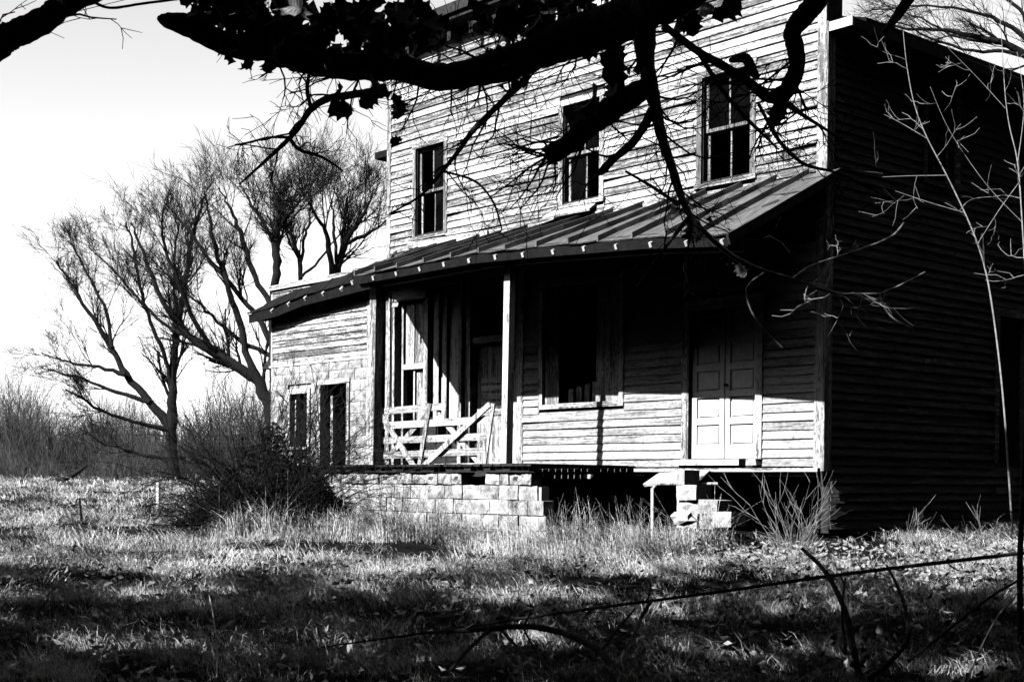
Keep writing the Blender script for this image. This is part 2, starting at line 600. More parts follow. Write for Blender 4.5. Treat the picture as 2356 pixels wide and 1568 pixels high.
def leaf_door(a, b):
    l = thing_part('door_leaf', d)
    lo, hi = .515, h1 - .14
    o1 = -.035
    mb = MB()
    st = .085
    slab(FRONT, a + .004, a + st, lo, hi, o1 - .04, o1, mb)
    slab(FRONT, b - st, b - .004, lo, hi, o1 - .04, o1, mb)
    rows = 5
    ph = (hi - lo - .18 - .1 - .085 * 4) / rows
    h = lo
    slab(FRONT, a + st, b - st, h, h + .18, o1 - .04, o1 - .001, mb)
    h += .18
    for k in range(rows):
        # raised field of the panel
        slab(FRONT, a + st + .028, b - st - .028, h + .03, h + ph - .03, o1 - .025, o1 - .010).build('door_panel', M_DOOR, d if False else l)
        h += ph
        t = .085 if k < rows - 1 else .1
        slab(FRONT, a + st, b - st, h, h + t, o1 - .04, o1 - .001, mb)
        h += t
    slab(FRONT, a + st, b - st, lo, hi, o1 - .034, o1 - .028, mb)
    mb.build('door_frame', M_DOOR, l)
    return l


leaf_door(u0 + .13, u0 + .13 + lw - .006)
leaf_door(u0 + .13 + lw + .006, u1 - .11)
MB().tube([FRONT.p(u0 + .13 + lw + .05, 1.50, -.035), FRONT.p(u0 + .13 + lw + .05, 1.50, .0), FRONT.p(u0 + .13 + lw + .05, 1.50, .025)], [.018, .02, .028], 8).build('door_knob', M_DARKW, d, True)

# the storefront bay at the left
bay = thing_part('storefront', house)
x0, x1, z0, z1 = BAY
slab(FRONT, x0, x0 + .055, z0, z1 - .16, -.12, .015).build('window_post', M_TRIMV, bay)
slab(FRONT, x0, x0 + .95, z1 - .16, z1, -.1, .03).build('window_head', M_TRIMH, bay)
slab(FRONT, x0 + .17, x0 + .22, z0, z1 - .17, -.16, -.06).build('window_post', M_WOODV, bay)
slab(FRONT, x0 + .24, x0 + .46, 2.20, z1 - .17, -.14, -.10).build('window_board', M_WOODV, bay)
slab(FRONT, x0 + .50, x0 + .76, 2.20, z1 - .17, -.14, -.10).build('window_board', M_WOODV, bay)
slab(FRONT, x0 + .46, x0 + .50, 2.20, z1 - .17, -.13, -.08).build('muntin', M_TRIMV, bay)
slab(FRONT, x0 + .22, x0 + .84, 2.10, 2.19, -.13, -.03, jit=.004).build('meeting_rail', M_TRIMH, bay)
slab(FRONT, x0 + .50, x0 + .54, 1.22, 2.10, -.13, -.07).build('muntin', M_TRIMV, bay)
slab(FRONT, x0 + .56, x0 + .80, 1.22, 2.08, -.14, -.10).build('window_board', M_WOODV, bay)
slab(FRONT, x0 + .84, x0 + .95, 1.18, z1 - .17, -.10, -.02).build('window_post', M_TRIMV, bay)
xx = x0 + 1.03
for k, (wd, hg) in enumerate(((.13, z1 - .1), (.05, z1 - .1), (.12, z1 - .1), (.05, z1 - .1), (.24, z1 - .1))):
    slab(FRONT, xx, xx + wd, 1.2, hg, -.13 + .04 * (k % 2), -.09 + .05 * (k % 2)).build('wall_board', M_WOODV if k < 4 else M_TRIMV, bay)
    xx += wd + .022
slab(FRONT, xx + .06, xx + .15, z0, z1, -.1, .0).build('door_post', M_WOODV, bay)
slab(FRONT, -7.14, -7.03, z0, z1, -.12, .0).build('door_post', M_TRIMV, bay)
slab(FRONT, -7.02, -6.20, 2.42, 2.52, -.14, -.03).build('door_head', M_WOODH, bay)
slab(FRONT, -6.19, -6.08, z0, z1, -.12, .0).build('door_post', M_WOODV, bay)
slab(FRONT, -7.0, -6.22, z0 + .02, 2.4, -.18, -.14).build('shop_door', M_WOODV, bay)
for k in range(5):
    slab(FRONT, -6.88, -6.34, 1.25 + k * .13, 1.34 + k * .13, -.138, -.12).build('door_panel', M_WOODH, bay)
slab(FRONT, -6.06, -5.83, z0, z1, -.1, -.06).build('wall_board', M_WOODV, bay)

# cornice of the false front with its brackets
cor = thing_part('cornice', house)
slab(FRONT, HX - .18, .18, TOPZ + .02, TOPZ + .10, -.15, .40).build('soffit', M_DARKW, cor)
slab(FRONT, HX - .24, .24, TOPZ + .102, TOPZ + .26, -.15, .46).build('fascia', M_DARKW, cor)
slab(FRONT, HX, 0, TOPZ - .14, TOPZ + .018, -.005, .05).build('frieze', M_SIDE, cor)
k = HX + .25
while k < 0:
    slab(FRONT, k, k + .09, TOPZ - .24, TOPZ + .018, .052, .26).build('bracket', M_DARKW, cor)
    k += .565
holes(FRONT, HX, 0, TOPZ, TOPZ + .2, [], 'parapet', M_DARKW, house, o=-.01, th=.26)
holes(SIDEF, .13, .30, 5.6, TOPZ + .2, [], 'parapet_return', M_DARKW, house, o=0, th=.2)

# right-hand side wall
SIDE_L = 9.5
side_ops = [(4.05, 5.0, .5, 2.75), (2.15, 3.05, 4.3, 5.75)]
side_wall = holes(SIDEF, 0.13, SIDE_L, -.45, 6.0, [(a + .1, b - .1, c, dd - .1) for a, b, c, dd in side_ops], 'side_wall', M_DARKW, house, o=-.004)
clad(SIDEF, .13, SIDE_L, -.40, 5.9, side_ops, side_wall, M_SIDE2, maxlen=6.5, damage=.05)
slab(SIDEF, -.034, .12, .34, 6.0, .0, .034).build('corner_board', M_CASE, house)
w = sash_window(SIDEF, side_ops[1], house, mats=(M_TRIMY, M_TRIMY))
sd = thing_part('side_door', house)
slab(SIDEF, 4.05, 4.16, .5, 2.65, -.05, .04).build('casing', M_TRIMY, sd)
slab(SIDEF, 4.89, 5.0, .5, 2.65, -.05, .04).build('casing', M_TRIMY, sd)
slab(SIDEF, 4.03, 5.02, 2.652, 2.77, -.05, .045).build('casing', M_TRIMY, sd)
slab(SIDEF, 4.17, 4.88, .5, 2.64, -.12, -.08).build('door_leaf', M_DARKW, sd)

# left and back walls, side eaves, roof behind the false front
LEFTF = Frame((HX, 0, 0), (0, 1, 0), (-1, 0, 0))
BACKF = Frame((0, SIDE_L, 0), (-1, 0, 0), (0, 1, 0))
holes(LEFTF, .0, SIDE_L, -.4, 6.0, [], 'left_wall', M_SIDE2, house, o=-.01)
holes(BACKF, .0, -HX, -.4, 6.0, [], 'back_wall', M_SIDE2, house, o=-.01)
roof = thing_part('main_roof', house)
mid = HX / 2
for s, xa in ((1, .36), (-1, HX - .36)):
    P = [(xa, .3, 5.98), (mid, .3, 7.35), (mid, SIDE_L + .3, 7.35), (xa, SIDE_L + .3, 6.05)]
    P2 = [(p[0], p[1], p[2] + .06) for p in P]
    MB().add(P + P2, [[0, 1, 2, 3], [7, 6, 5, 4], [0, 4, 5, 1], [1, 5, 6, 2], [2, 6, 7, 3], [3, 7, 4, 0]]).build('roof_slope', M_NEARBLACK, roof)
    e0, e1 = (.02, .38) if s > 0 else (HX - .38, HX - .02)
    MB().box((e0, .02, 5.86), (e1, SIDE_L, 5.975)).build('eave_box', M_DARKW, roof)
    MB().box((e0, -.02, 5.87), (e1, .018, 5.985)).build('eave_end', M_WHITE if s > 0 else M_NEARBLACK, roof)
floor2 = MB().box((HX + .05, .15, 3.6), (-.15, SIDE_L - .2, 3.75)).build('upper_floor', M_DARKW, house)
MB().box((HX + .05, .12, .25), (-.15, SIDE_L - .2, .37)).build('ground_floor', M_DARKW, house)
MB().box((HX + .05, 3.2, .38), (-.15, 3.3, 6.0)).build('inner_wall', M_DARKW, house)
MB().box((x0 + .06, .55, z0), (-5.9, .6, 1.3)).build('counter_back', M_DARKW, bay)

# ---------------------------------------------------------- porch: roof, rafters, posts, floor, foundation
EX = np.array([-13.6, -12.5, -11.6, -9.2, -7.5, -6.7, -4.4, -3.2, -1.2, 0.24])
EY = np.array([-.32, -.32, -.32, -.32, -2.12, -2.12, -2.12, -2.12, -2.12, -2.15])
EZ = np.array([3.42, 3.48, 3.60, 3.72, 3.34, 3.34, 3.35, 3.29, 3.17, 3.03])
JX = np.array([-13.6, -13.06, -10.7, -9.5, -9.2, .24])
JZ = np.array([3.55, 3.69, 3.94, 4.05, 4.10, 4.11])


def eave(X):
    return np.array([X, np.interp(X, EX, EY), np.interp(X, EX, EZ)])


def junc(X):
    return np.array([X, -.03, np.interp(X, JX, JZ)])


porch_roof = thing_part('porch_roof', house)
pitch = .575
k = 0
X = .24
while X > -13.5:
    Xl = max(X - pitch * RNG.uniform(.86, 1.12), -13.6)
    n = 7
    tt = np.linspace(0, 1, n)
    wv = RNG.normal(0, .016, n); wv[0] *= .3
    A = np.array([eave(X) * (1 - t) + junc(X) * t for t in tt])
    B = np.array([eave(Xl) * (1 - t) + junc(Xl) * t for t in tt])
    A[:, 2] += .01; B[:, 2] += .01
    A[0, 1] += RNG.uniform(-.02, .03); B[0, 1] += RNG.uniform(-.02, .03)
    A[:, 2] += RNG.uniform(0, .016) * (1 - tt); B[:, 0] += RNG.normal(0, .008, n)
    mb = MB()
    m = (A + B) / 2; m[:, 2] += wv - .008
    rows = np.stack([B + [0.035, 0, 0], m, A], 1)       # flat of the sheet
    V = rows.reshape(-1, 3)
    F = []
    for i in range(n - 1):
        for j in range(2):
            a = 3 * i + j
            F.append([a, a + 1, a + 4, a + 3])
    mb.add(V, F)
    mb.add(V - [0, 0, .012], [q[::-1] for q in F])
    hr = (.075 if X > -8.6 else .012) + RNG.normal(0, .003, n)
    for s0, s1, zz0, zz1 in ((.035, .030, 0, 1), (.030, .004, 1, 1), (.004, 0.0, 1, 0)):
        P = np.stack([B + np.stack([np.full(n, s1), np.zeros(n), hr * zz1 - .002], -1), B + np.stack([np.full(n, s0), np.zeros(n), hr * zz0 - .002], -1)], 1).reshape(-1, 3)
        mb.add(P, [[2 * i, 2 * i + 1, 2 * i + 3, 2 * i + 2] for i in range(n - 1)])
    # end of the rib at the eave
    mb.add([B[0] + [0, 0, 0], B[0] + [.035, 0, 0], B[0] + [.03, 0, hr[0]], B[0] + [.004, 0, hr[0]]], [[0, 1, 2, 3]])
    mb.build('metal_sheet' if X > -8.6 else 'dark_roof_sheet', M_METAL if X > -8.6 else M_NEARBLACK, porch_roof)  # sheets over the wing are near black instead of metal
    X = Xl
# hidden deck added under the sheets to stop light leaking through
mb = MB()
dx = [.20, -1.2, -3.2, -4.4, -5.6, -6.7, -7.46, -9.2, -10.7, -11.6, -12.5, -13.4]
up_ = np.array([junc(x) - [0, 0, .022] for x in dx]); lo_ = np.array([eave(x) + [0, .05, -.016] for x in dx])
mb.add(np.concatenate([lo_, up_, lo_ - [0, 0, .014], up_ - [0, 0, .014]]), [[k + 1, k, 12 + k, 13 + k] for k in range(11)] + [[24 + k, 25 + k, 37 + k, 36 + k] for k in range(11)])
mb.build('light_stop_deck', M_DARKW, porch_roof)
# rafters with their light sawn ends
X = .12
while X > -13.2:
    a = eave(X); b = junc(X)
    a = a + [0, -.004, -.085 + RNG.normal(0, .008)]; b = b + [0, 0, -.10]
    MB().beam(a, b, .042, .062, (0, 0, 1), .003).build('rafter', M_WHITE, porch_roof)
    X -= pitch * RNG.uniform(.96, 1.04)
# lath under the sheets along the eave and the beam on the posts
for q in (.08, .35, .65, .9):
    pts = [eave(x) * (1 - q) + junc(x) * q - [0, 0, .022] for x in (.22, -1.2, -3.2, -4.4, -6.7, -7.45)]
    mb = MB()
    for p, r in zip(pts[:-1], pts[1:]):
        mb.beam(p, r, .12, .022, (0, 0, 1))
    mb.build('lath', M_DARKW, porch_roof)
mb = MB()
bx = [-7.6, -6.7, -4.4, -3.2, -1.2, .1]
for p, r in zip(bx[:-1], bx[1:]):
    zp, zr = [np.interp(x, EX, EZ) - .04 for x in (p, r)]
    mb.beam((p, -1.75, zp - .03), (r, -1.75, zr - .03), .10, .15, (0, 0, 1))
mb.build('beam', M_DARKW, porch_roof)
# fascia of the pent eave on the wing
mb = MB()
for p, r in zip([-13.5, -12.5, -11.6, -9.25][:-1], [-12.5, -11.6, -9.25]):
    a, b = eave(p), eave(r)
    mb.beam(a + [0, .04, -.095], b + [0, .04, -.095], .02, .17, (0, 0, 1))
    mb.add([a + [0, .05, -.03], b + [0, .05, -.03], b + [0, .40, -.12], a + [0, .40, -.12]], [[0, 1, 2, 3]])
mb.build('fascia', M_NEARBLACK, porch_roof)
mb = MB()
pp = [-7.4, -6.7, -4.4, -3.2, -1.2, .2]
for p, r in zip(pp[:-1], pp[1:]):
    a, b = eave(p), eave(r)
    mb.beam(a + [0, .035, -.07], b + [0, .035, -.07], .02, .12, (0, 0, 1))
mb.build('fascia', M_NEARBLACK, porch_roof)
# gable end boards of the porch roof on the right
a, b = eave(.22), junc(.22)
MB().beam(a - [0, 0, .06], b - [0, 0, .06], .03, .11, (0, 0, 1)).build('rake_board', M_DARKW, porch_roof)

for (px, tilt, tw) in ((-7.23, .03, .15), (-4.07, .02, .115)):
    zt = np.interp(px, EX, EZ) - .14
    MB().beam((px - tilt, -1.75, .42), (px + tilt, -1.75, zt), tw, tw, (0, -1, 0), .006).build('porch_post', M_TRIMV, house)

# floor edge, floor boards of the standing bay
pf = thing_part('porch_floor', house)
x = -10.6
while x < -3.3:
    wd = RNG.uniform(.12, .16)
    MB().box((x, -2.06 + RNG.uniform(-.03, .03), .385), (x + wd - .006, -.06, .415 + RNG.normal(0, .004))).build('floor_board', M_DARKW, pf)
    x += wd
MB().box((-10.6, -2.0, .31), (-3.25, -1.90, .383), .008).build('rim_joist', M_DARKW, pf)

# foundation of rock-faced blocks
fnd = thing_part('porch_foundation', house)


def block_variants(L, H, T, n=5, amp=.012):
    out = []
    for k in range(n):
        nu, nv = 5, 4
        us = np.linspace(-L / 2, L / 2, nu); vs = np.linspace(0, H, nv)
        V = []; F = []
        for j, h in enumerate(vs):
            for i, u in enumerate(us):
                edge = i in (0, nu - 1) or j in (0, nv - 1)
                y = -T + (.006 if edge else -.004 + RNG.normal(0, amp))
                V.append((u + (RNG.normal(0, .004)), y, h + RNG.normal(0, .003)))
        for j in range(nv - 1):
            for i in range(nu - 1):
                a = j * nu + i
                F.append([a, a + 1, a + nu + 1, a + nu])
        m = len(V)
        mb = MB().add(V, F)
        c = [V[0], V[nu - 1], V[-1], V[-nu]]
        bk = [(p[0], 0, p[2]) for p in c]
        mb.add(c + bk, [[0, 4, 5, 1], [1, 5, 6, 2], [2, 6, 7, 3], [3, 7, 4, 0], [4, 7, 6, 5]])
        out.append(mb.mesh('block', M_BLOCK))
    return out


BLK = block_variants(.396, .195, .2, 7, .004)
BLKH = block_variants(.19, .195, .2, 3)
STN = block_variants(.27, .165, .2, 6, .014)


def lay(name, mesh, loc, parent, rz=0, ry=0, s=1.0):
    o = link(name, mesh, parent)
    o.location = loc
    o.rotation_euler = (0, ry, rz)
    o.scale = (s, 1, 1)
    return o


# top row: worn, gapped stones
x = -10.7
while x < -3.5:
    wd = .27 * RNG.uniform(.75, 1.25)
    if RNG.random() > .1:
        lay('block', random.choice(STN), (x + wd / 2, -1.76 + RNG.normal(0, .012), .135), fnd, RNG.normal(0, .04), RNG.normal(0, .03), wd / .285)
    x += wd
for rowi in range(4):
    z = -.075 - rowi * .205
    x = -10.9 + (.2 if rowi % 2 else 0)
    end = (-3.25, -3.12, -3.07, -3.02)[rowi]
    while x < end - .08:
        ln_ = min(.404, end - x)
        lay('block', random.choice(BLK), (x + ln_ / 2, -1.74 + RNG.normal(0, .006), z + RNG.normal(0, .002)), fnd, RNG.normal(0, .012), RNG.normal(0, .006), (ln_ - .004) / .404)
        x += .404
MB().box((-10.8, -1.9, -1.3), (-3.2, -1.76, .10)).build('mortar_bed', M_MORTAR, fnd)
# piers under the house front
for px in (-5.4, -2.9, -.2):
    MB().box((px - .2, 1.7, -1.2), (px + .2, 2.1, .25)).build('pier', M_DARKW, house)

# ---------------------------------------------------------- block-and-clapboard wing at the left
wing = thing_part('side_wing', house)
WX0, WX1 = -13.1, -9.75
WINGF = FRONT
wing_ops = [(-12.47, -11.69, .81, 1.91), (-11.43, -10.40, .40, 2.04)]
wing_wall = holes(WINGF, WX0, WX1, -1.2, 3.80, [(a + .08, b - .08, c, dd - .08) for a, b, c, dd in wing_ops], 'wing_wall', M_MORTAR, house, o=-.012)
clad(WINGF, WX0 + .05, WX1 - .13, 2.40, 3.86, [], wing_wall, M_SIDE, damage=.1)
slab(WINGF, WX1 - .13, WX1 + .01, .40, 3.6, -.01, .034).build('corner_board', M_WOODV, wing)
slab(WINGF, WX0, WX0 + .05, 2.40, 3.8, -.01, .03).build('corner_board', M_TRIMV, wing)
slab(WINGF, WX0 - .05, WX1, 2.36, 2.40, 0, .045).build('drip_board', M_TRIMH, wing)
z = .18; r = 0
while z < 2.33:
    x = WX0 + (.0 if r % 2 else -.2)
    while x < WX1 - .12:
        a, b = max(x, WX0), min(x + .404, WX1 - .13)
        for (c, dd, e, f) in wing_ops:
            if z + .15 > e and z + .05 < f:
                if a >= c - .02 and b <= dd + .02:
                    a = b
                elif a < c < b:
                    b = c
                elif a < dd < b:
                    a = dd
        if b - a > .05:
            lay('block', random.choice(BLK), ((a + b) / 2, .17, z), wing, RNG.normal(0, .004), 0, (b - a - .004) / .404)
        x += .404
    z += .203; r += 1
for (a, b, c, dd) in wing_ops:
    isdoor = c < .5
    w = thing_part('wing_door' if isdoor else 'window', house)
    slab(WINGF, a, a + .09, c, dd - .09, -.12, .05).build('casing', M_TRIMV, w)
    slab(WINGF, b - .09, b, c, dd - .09, -.12, .05).build('casing', M_TRIMV, w)
    slab(WINGF, a - .01, b + .01, dd - .088, dd, -.12, .055).build('casing', M_TRIMH, w)
    if isdoor:
        slab(WINGF, a + .10, a + .17, c, dd - .1, -.25, -.18).build('door_stop', M_TRIMV, w)
        slab(WINGF, a + .02, b - .02, c - .06, c, -.1, .08).build('threshold', M_TRIMH, w)
    else:
        slab(WINGF, a - .02, b + .02, c - .05, c, -.1, .08).build('window_sill', M_TRIMH, w)
        slab(WINGF, a + .09, a + .13, c, dd - .09, -.11, -.07).build('sash', M_TRIMV, w)
        slab(WINGF, a + .13, b - .09, c, dd - .09, -.10, -.095).build('pane', M_GLASS, w)
slab(WINGF, WX0 - .04, WX1, 3.87, 3.96, -.2, .07, jit=.008).build('parapet_cap', M_TRIMH, wing)
MB().box((WX0 + .01, .1, -1.0), (WX0 + .13, 6, 3.8)).build('wall', M_BLOCK, wing)
MB().box((WX0 + .13, 3.0, -1.0), (WX1 - .02, 3.12, 3.75)).build('wall', M_DARKW, wing)
MB().box((WX0, .14, 3.76), (WX1 + .4, 6, 3.86)).build('roof', M_METAL, wing)
MB().box((WX0 + .14, .14, .25), (WX1 + .4, 6, .38)).build('floor', M_DARKW, wing)
MB().add([(WX0 - .36, -.02, 2.36), (WX0, -.02, 2.36), (WX0, -.02, 2.62), (WX0 - .36, 1.2, 2.36), (WX0, 1.2, 2.36), (WX0, 1.2, 2.62)],
         [[0, 1, 2, -1], [3, 5, 4, -1], [0, 2, 5, 3], [0, 3, 4, 1]]).build('pent_eave', M_DARKW, wing)

# ------------------------------------------------------------------ loose things on and under the porch
GY = -1.62


def gpt(x, y, off=0.0):
    """Zoomed-print coordinates of the gate -> world, on the gate's plane."""
    p = on_y((600 + x / 2.613) / 1.0611, (600 + y / 2.613) / 1.0611, GY)
    return p + np.array([0, -off, 0])


gb = gpt(1100, 1420)
gate = thing('wooden_gate', (0, 0, 0), 'sagging wooden farm gate with crossed braces propped on the porch', 'gate')
for (a, b, c, e, h) in ((860, 1058, 1280, 1023, .105), (845, 1150, 1572, 1108, .105), (838, 1246, 1545, 1216, .105), (836, 1340, 1535, 1310, .105), (834, 1418, 1528, 1404, .09)):
    MB().beam(gpt(a, b), gpt(c, e), .022, h, (0, 0, 1), .004).build('rail', M_WOODH, gate)
for (a, b, c, e, off, w_) in ((1182, 1008, 1112, 1420, .026, .085), (1588, 1008, 1528, 1412, .026, .085), (852, 1046, 1092, 1424, .026, .085), (1572, 1012, 1130, 1424, .048, .085),
                              (1150, 1074, 838, 1414, -.026, .085), (1208, 1060, 1502, 1412, -.026, .085)):
    MB().beam(gpt(a, b, off), gpt(c, e, off), w_, .022, (0, -1, 0), .004).build('brace', M_WOODV, gate)

p = on_y(1246, 1097, -1.0); q = on_y(1362, 1096, -1.0)
tag(MB().beam(p, q, .06, .05, (0, 0, 1), .006).build('fallen_joist', M_TRIMH), 'pale broken floor joist hanging level in the dark gap under the house wall', 'joist')
p = on_y(1470, 1093, -.75); q = on_y(1588, 1093, -.75)
mb = MB(); mb.beam(p + [0, .25, -.05], q + [0, .25, -.03], .36, .03, (0, -.45, .9), .012)
tag(mb.build('plywood_sheet', M_TRIMH), 'tilted pale board panel lodged beneath the door beside the stepped blocks', 'board')
steps = thing('broken_steps', (0, 0, 0), 'broken stair of concrete blocks stepping down below the double door', 'steps')
SB = block_variants(.39, .19, .3, 3, .008)
for (x, y, s, ry) in ((1578, 1115, .34, .02), (1592, 1150, .85, -.02), (1633, 1184, .8, .03), (1674, 1212, .75, -.03), (1585, 1182, .9, .01), (1640, 1216, .9, 0), (1600, 1214, .95, 0.02)):
    p = on_y(x, y, -1.05)
    lay('block', random.choice(SB), (p[0], -.85 + RNG.uniform(-.05, .05), p[2]), steps, RNG.normal(0, .08), ry, s)
gz = float(ground_z(-3.0, -1.2))
p0 = on_y(1501, 1120, -1.3)
pipe = MB().tube([(p0[0], -1.3, gz - .1), (p0[0], -1.3, p0[2] - .02), (p0[0] + .03, -1.25, p0[2] + .03), (p0[0] + .5, -.6, p0[2] + .04)], [.022] * 4, 8)
tag(pipe.build('water_pipe', M_TRIMV, None, True), 'thin pale bent water pipe rising from the grass under the house', 'pipe')
for (x, y, s, lab) in ((1572, 1192, .13, 'rounded pale stone in the grass left of the broken block steps'),):
    c = at(x, y, 16.6)
    mb = MB(); n, k = 6, 9
    th = np.linspace(.05, math.pi - .05, n)
    mb.tube(np.stack([np.zeros(n), np.zeros(n), -np.cos(th) * s * .7], -1) + c, np.sin(th) * s * 1.2, k, .14)
    tag(mb.build('stone', M_WHITE, None, False), lab, 'stone')

# ------------------------------------------------------------------ bare trees, brush and grass
def rot_about(v, axis, ang):
    axis = axis / (np.linalg.norm(axis) + 1e-9)
    return v * math.cos(ang) + np.cross(axis, v) * math.sin(ang) + axis * (axis @ v) * (1 - math.cos(ang))


def unit(v):
    return v / (np.linalg.norm(v) + 1e-9)


def tubes(mb, pts, rad, k=3):
    """Many tubes at once: pts (N, n, 3), rad (N, n)."""
    N, n, _ = pts.shape
    t = np.gradient(pts, axis=1)
    t /= np.linalg.norm(t, axis=2, keepdims=True) + 1e-9
    ref = np.array([0.31, 0.57, 0.76])
    u = np.cross(t, ref); u /= np.linalg.norm(u, axis=2, keepdims=True) + 1e-6
    w = np.cross(t, u)
    a = np.arange(k) * 2 * math.pi / k
    v = pts[:, :, None, :] + rad[:, :, None, None] * (np.cos(a)[None, None, :, None] * u[:, :, None, :] + np.sin(a)[None, None, :, None] * w[:, :, None, :])
    i = np.arange(n - 1)[:, None] * k; j = np.arange(k)[None, :]; j2 = (j + 1) % k
    q = np.stack([i + j, i + j2, i + k + j2, i + k + j], -1).reshape(-1, 4)
    q = (q[None] + (np.arange(N) * n * k)[:, None, None]).reshape(-1, 4)
    mb.add(v.reshape(-1, 3), q)


def nrm(v):
    return v / (np.linalg.norm(v, axis=-1, keepdims=True) + 1e-9)


def grow(mb, p, dirn, L, r, lvl, maxl, up=0.25, wig=0.22, rmin=.006, kids=(6, 5, 4, 3), spread=(.35, .8)):
    p = np.atleast_2d(p); d_ = nrm(np.atleast_2d(dirn)); N = len(p)
    L = np.broadcast_to(np.asarray(L, float), (N,)); r = np.broadcast_to(np.asarray(r, float), (N,))
    n = 6 if lvl <= 1 else (6 if lvl == 2 else (4 if lvl == 3 and N < 400 else (3 if lvl < maxl or lvl == 3 or N < 400 else 2)))
    pts = [p]
    for i in range(n - 1):
        d_ = nrm(d_ + RNG.normal(0, wig * .55, (N, 3)) + UPV * up * .28)
        pts.append(pts[-1] + d_ * (L / (n - 1))[:, None])
    pts = np.stack(pts, 1)
    rr = r[:, None] + (np.maximum(rmin * .6, r * .42) - r)[:, None] * np.linspace(0, 1, n)[None]
    tubes(mb, pts, rr, 4 if lvl <= 1 else 3)
    if lvl >= maxl:
        return
    CP, CD, CL, CR = [], [], [], []
    ar = np.arange(N)
    for c in range(kids[min(lvl, len(kids) - 1)]):
        t = RNG.uniform(.2, 1.0, N) * (n - 1)
        i = np.minimum(t.astype(int), n - 2); f = (t - i)[:, None]
        q = pts[ar, i] * (1 - f) + pts[ar, i + 1] * f
        tan = nrm(pts[ar, i + 1] - pts[ar, i])
        ax = nrm(np.cross(tan, RNG.normal(0, 1, (N, 3))))
        a = RNG.uniform(spread[0], spread[1], (N, 1))
        CP.append(q); CD.append(tan * np.cos(a) + np.cross(ax, tan) * np.sin(a))
        CL.append(L * RNG.uniform(.4, .8, N)); CR.append(np.maximum(rmin, rr[ar, i] * RNG.uniform(.45, .65, N)))
    grow(mb, np.concatenate(CP), np.concatenate(CD), np.concatenate(CL), np.concatenate(CR), lvl + 1, maxl, up, wig, rmin, kids, spread)


def guided_tree(label, depth, limbs, kids0=9, sub=3, rscale=1.0, mat=None, spawn_from=.25, length=1.0, group='bare trees behind the wing', up=.45):
    """limbs: polylines of (x, y, width) on a 2356 px print at `depth`; the first is the trunk."""
    mat = mat or M_BARK
    base = at(limbs[0][0][0], limbs[0][0][1], depth)
    base[2] = float(ground_z(base[0], base[1])) - .1
    tr = thing('bare_tree', (0, 0, 0), label, 'tree', group)
    tm, cm = MB(), MB()
    for li, limb in enumerate(limbs):
        dd = 0.0 if li == 0 else RNG.uniform(-.9, .9)
        pts = np.array([at(x, y, depth + dd * min(1, k / 3)) for k, (x, y, w_) in enumerate(limb)])
        rad = np.array([w_ * .5 * depth / FD * rscale for x, y, w_ in limb])
        if li == 0:
            pts = np.concatenate([[base], pts]) if pts[0][2] > base[2] + .05 else pts
            rad = np.concatenate([[rad[0] * 1.25], rad]) if len(pts) > len(rad) else rad
        # resample smoothly with a little wander
        t = np.linspace(0, len(pts) - 1, (len(pts) - 1) * 4 + 1)
        P = np.stack([np.interp(t, np.arange(len(pts)), pts[:, c]) for c in range(3)], -1)
        for _ in range(2):
            P[1:-1] = (P[:-2] + 2 * P[1:-1] + P[2:]) / 4
        R = np.interp(t, np.arange(len(pts)), rad)
        P[1:-1] += RNG.normal(0, .022, P[1:-1].shape)
        tm.tube(P, R, 7, .06)
        seg = np.linalg.norm(np.diff(P, axis=0), axis=1).sum()
        nk = int(kids0 * .62 * max(.8, seg / 3.0))
        f = RNG.uniform(spawn_from, 1.0, nk) ** .85
        ii = np.minimum((f * (len(P) - 1)).astype(int), len(P) - 2)
        tan = nrm(P[ii + 1] - P[ii])
        ax = nrm(np.cross(tan, RNG.normal(0, 1, (nk, 3))))
        a = RNG.uniform(.25, .8, (nk, 1))
        dirs = nrm(tan * np.cos(a) + np.cross(ax, tan) * np.sin(a) + UPV * .22)
        grow(cm, P[ii], dirs, length * RNG.uniform(.8, 2.1, nk) * (1.15 - .62 * f), np.maximum(.012, R[ii] * .38), 1, 1 + sub, up=up * .4, wig=.2, rmin=.0048, kids=(6, 8, 5, 2), spread=(.25, .75))
    tm.build('trunk', mat, tr, True)
    cm.build('crown', mat, tr)
    return tr


guided_tree('largest bare tree, alone in the field left of the bush, limbs leaning left', 46,
            [[(402, 1095, 26), (398, 1010, 25), (396, 960, 26), (398, 880, 20), (402, 800, 17), (412, 730, 15), (428, 660, 13), (440, 560, 11), (452, 506, 8), (470, 452, 5)],
             [(398, 985, 24), (345, 925, 20), (288, 862, 16), (258, 800, 13), (215, 735, 10), (170, 660, 7), (130, 600, 4)],
             [(288, 862, 12), (230, 845, 8), (160, 835, 5), (95, 812, 3)],
             [(258, 800, 10), (250, 720, 8), (205, 640, 6), (165, 560, 4)],
             [(345, 925, 12), (270, 905, 9), (190, 870, 6), (110, 850, 3)],
             [(398, 990, 14), (320, 975, 9), (240, 950, 7), (150, 895, 4)],
             [(396, 890, 12), (380, 810, 10), (345, 740, 9), (322, 660, 8), (305, 560, 6), (290, 512, 3)],
             [(402, 800, 9), (405, 700, 8), (400, 600, 6), (410, 512, 4)],
             [(400, 1060, 10), (330, 1045, 8), (255, 1030, 5), (190, 990, 3)]], kids0=11)
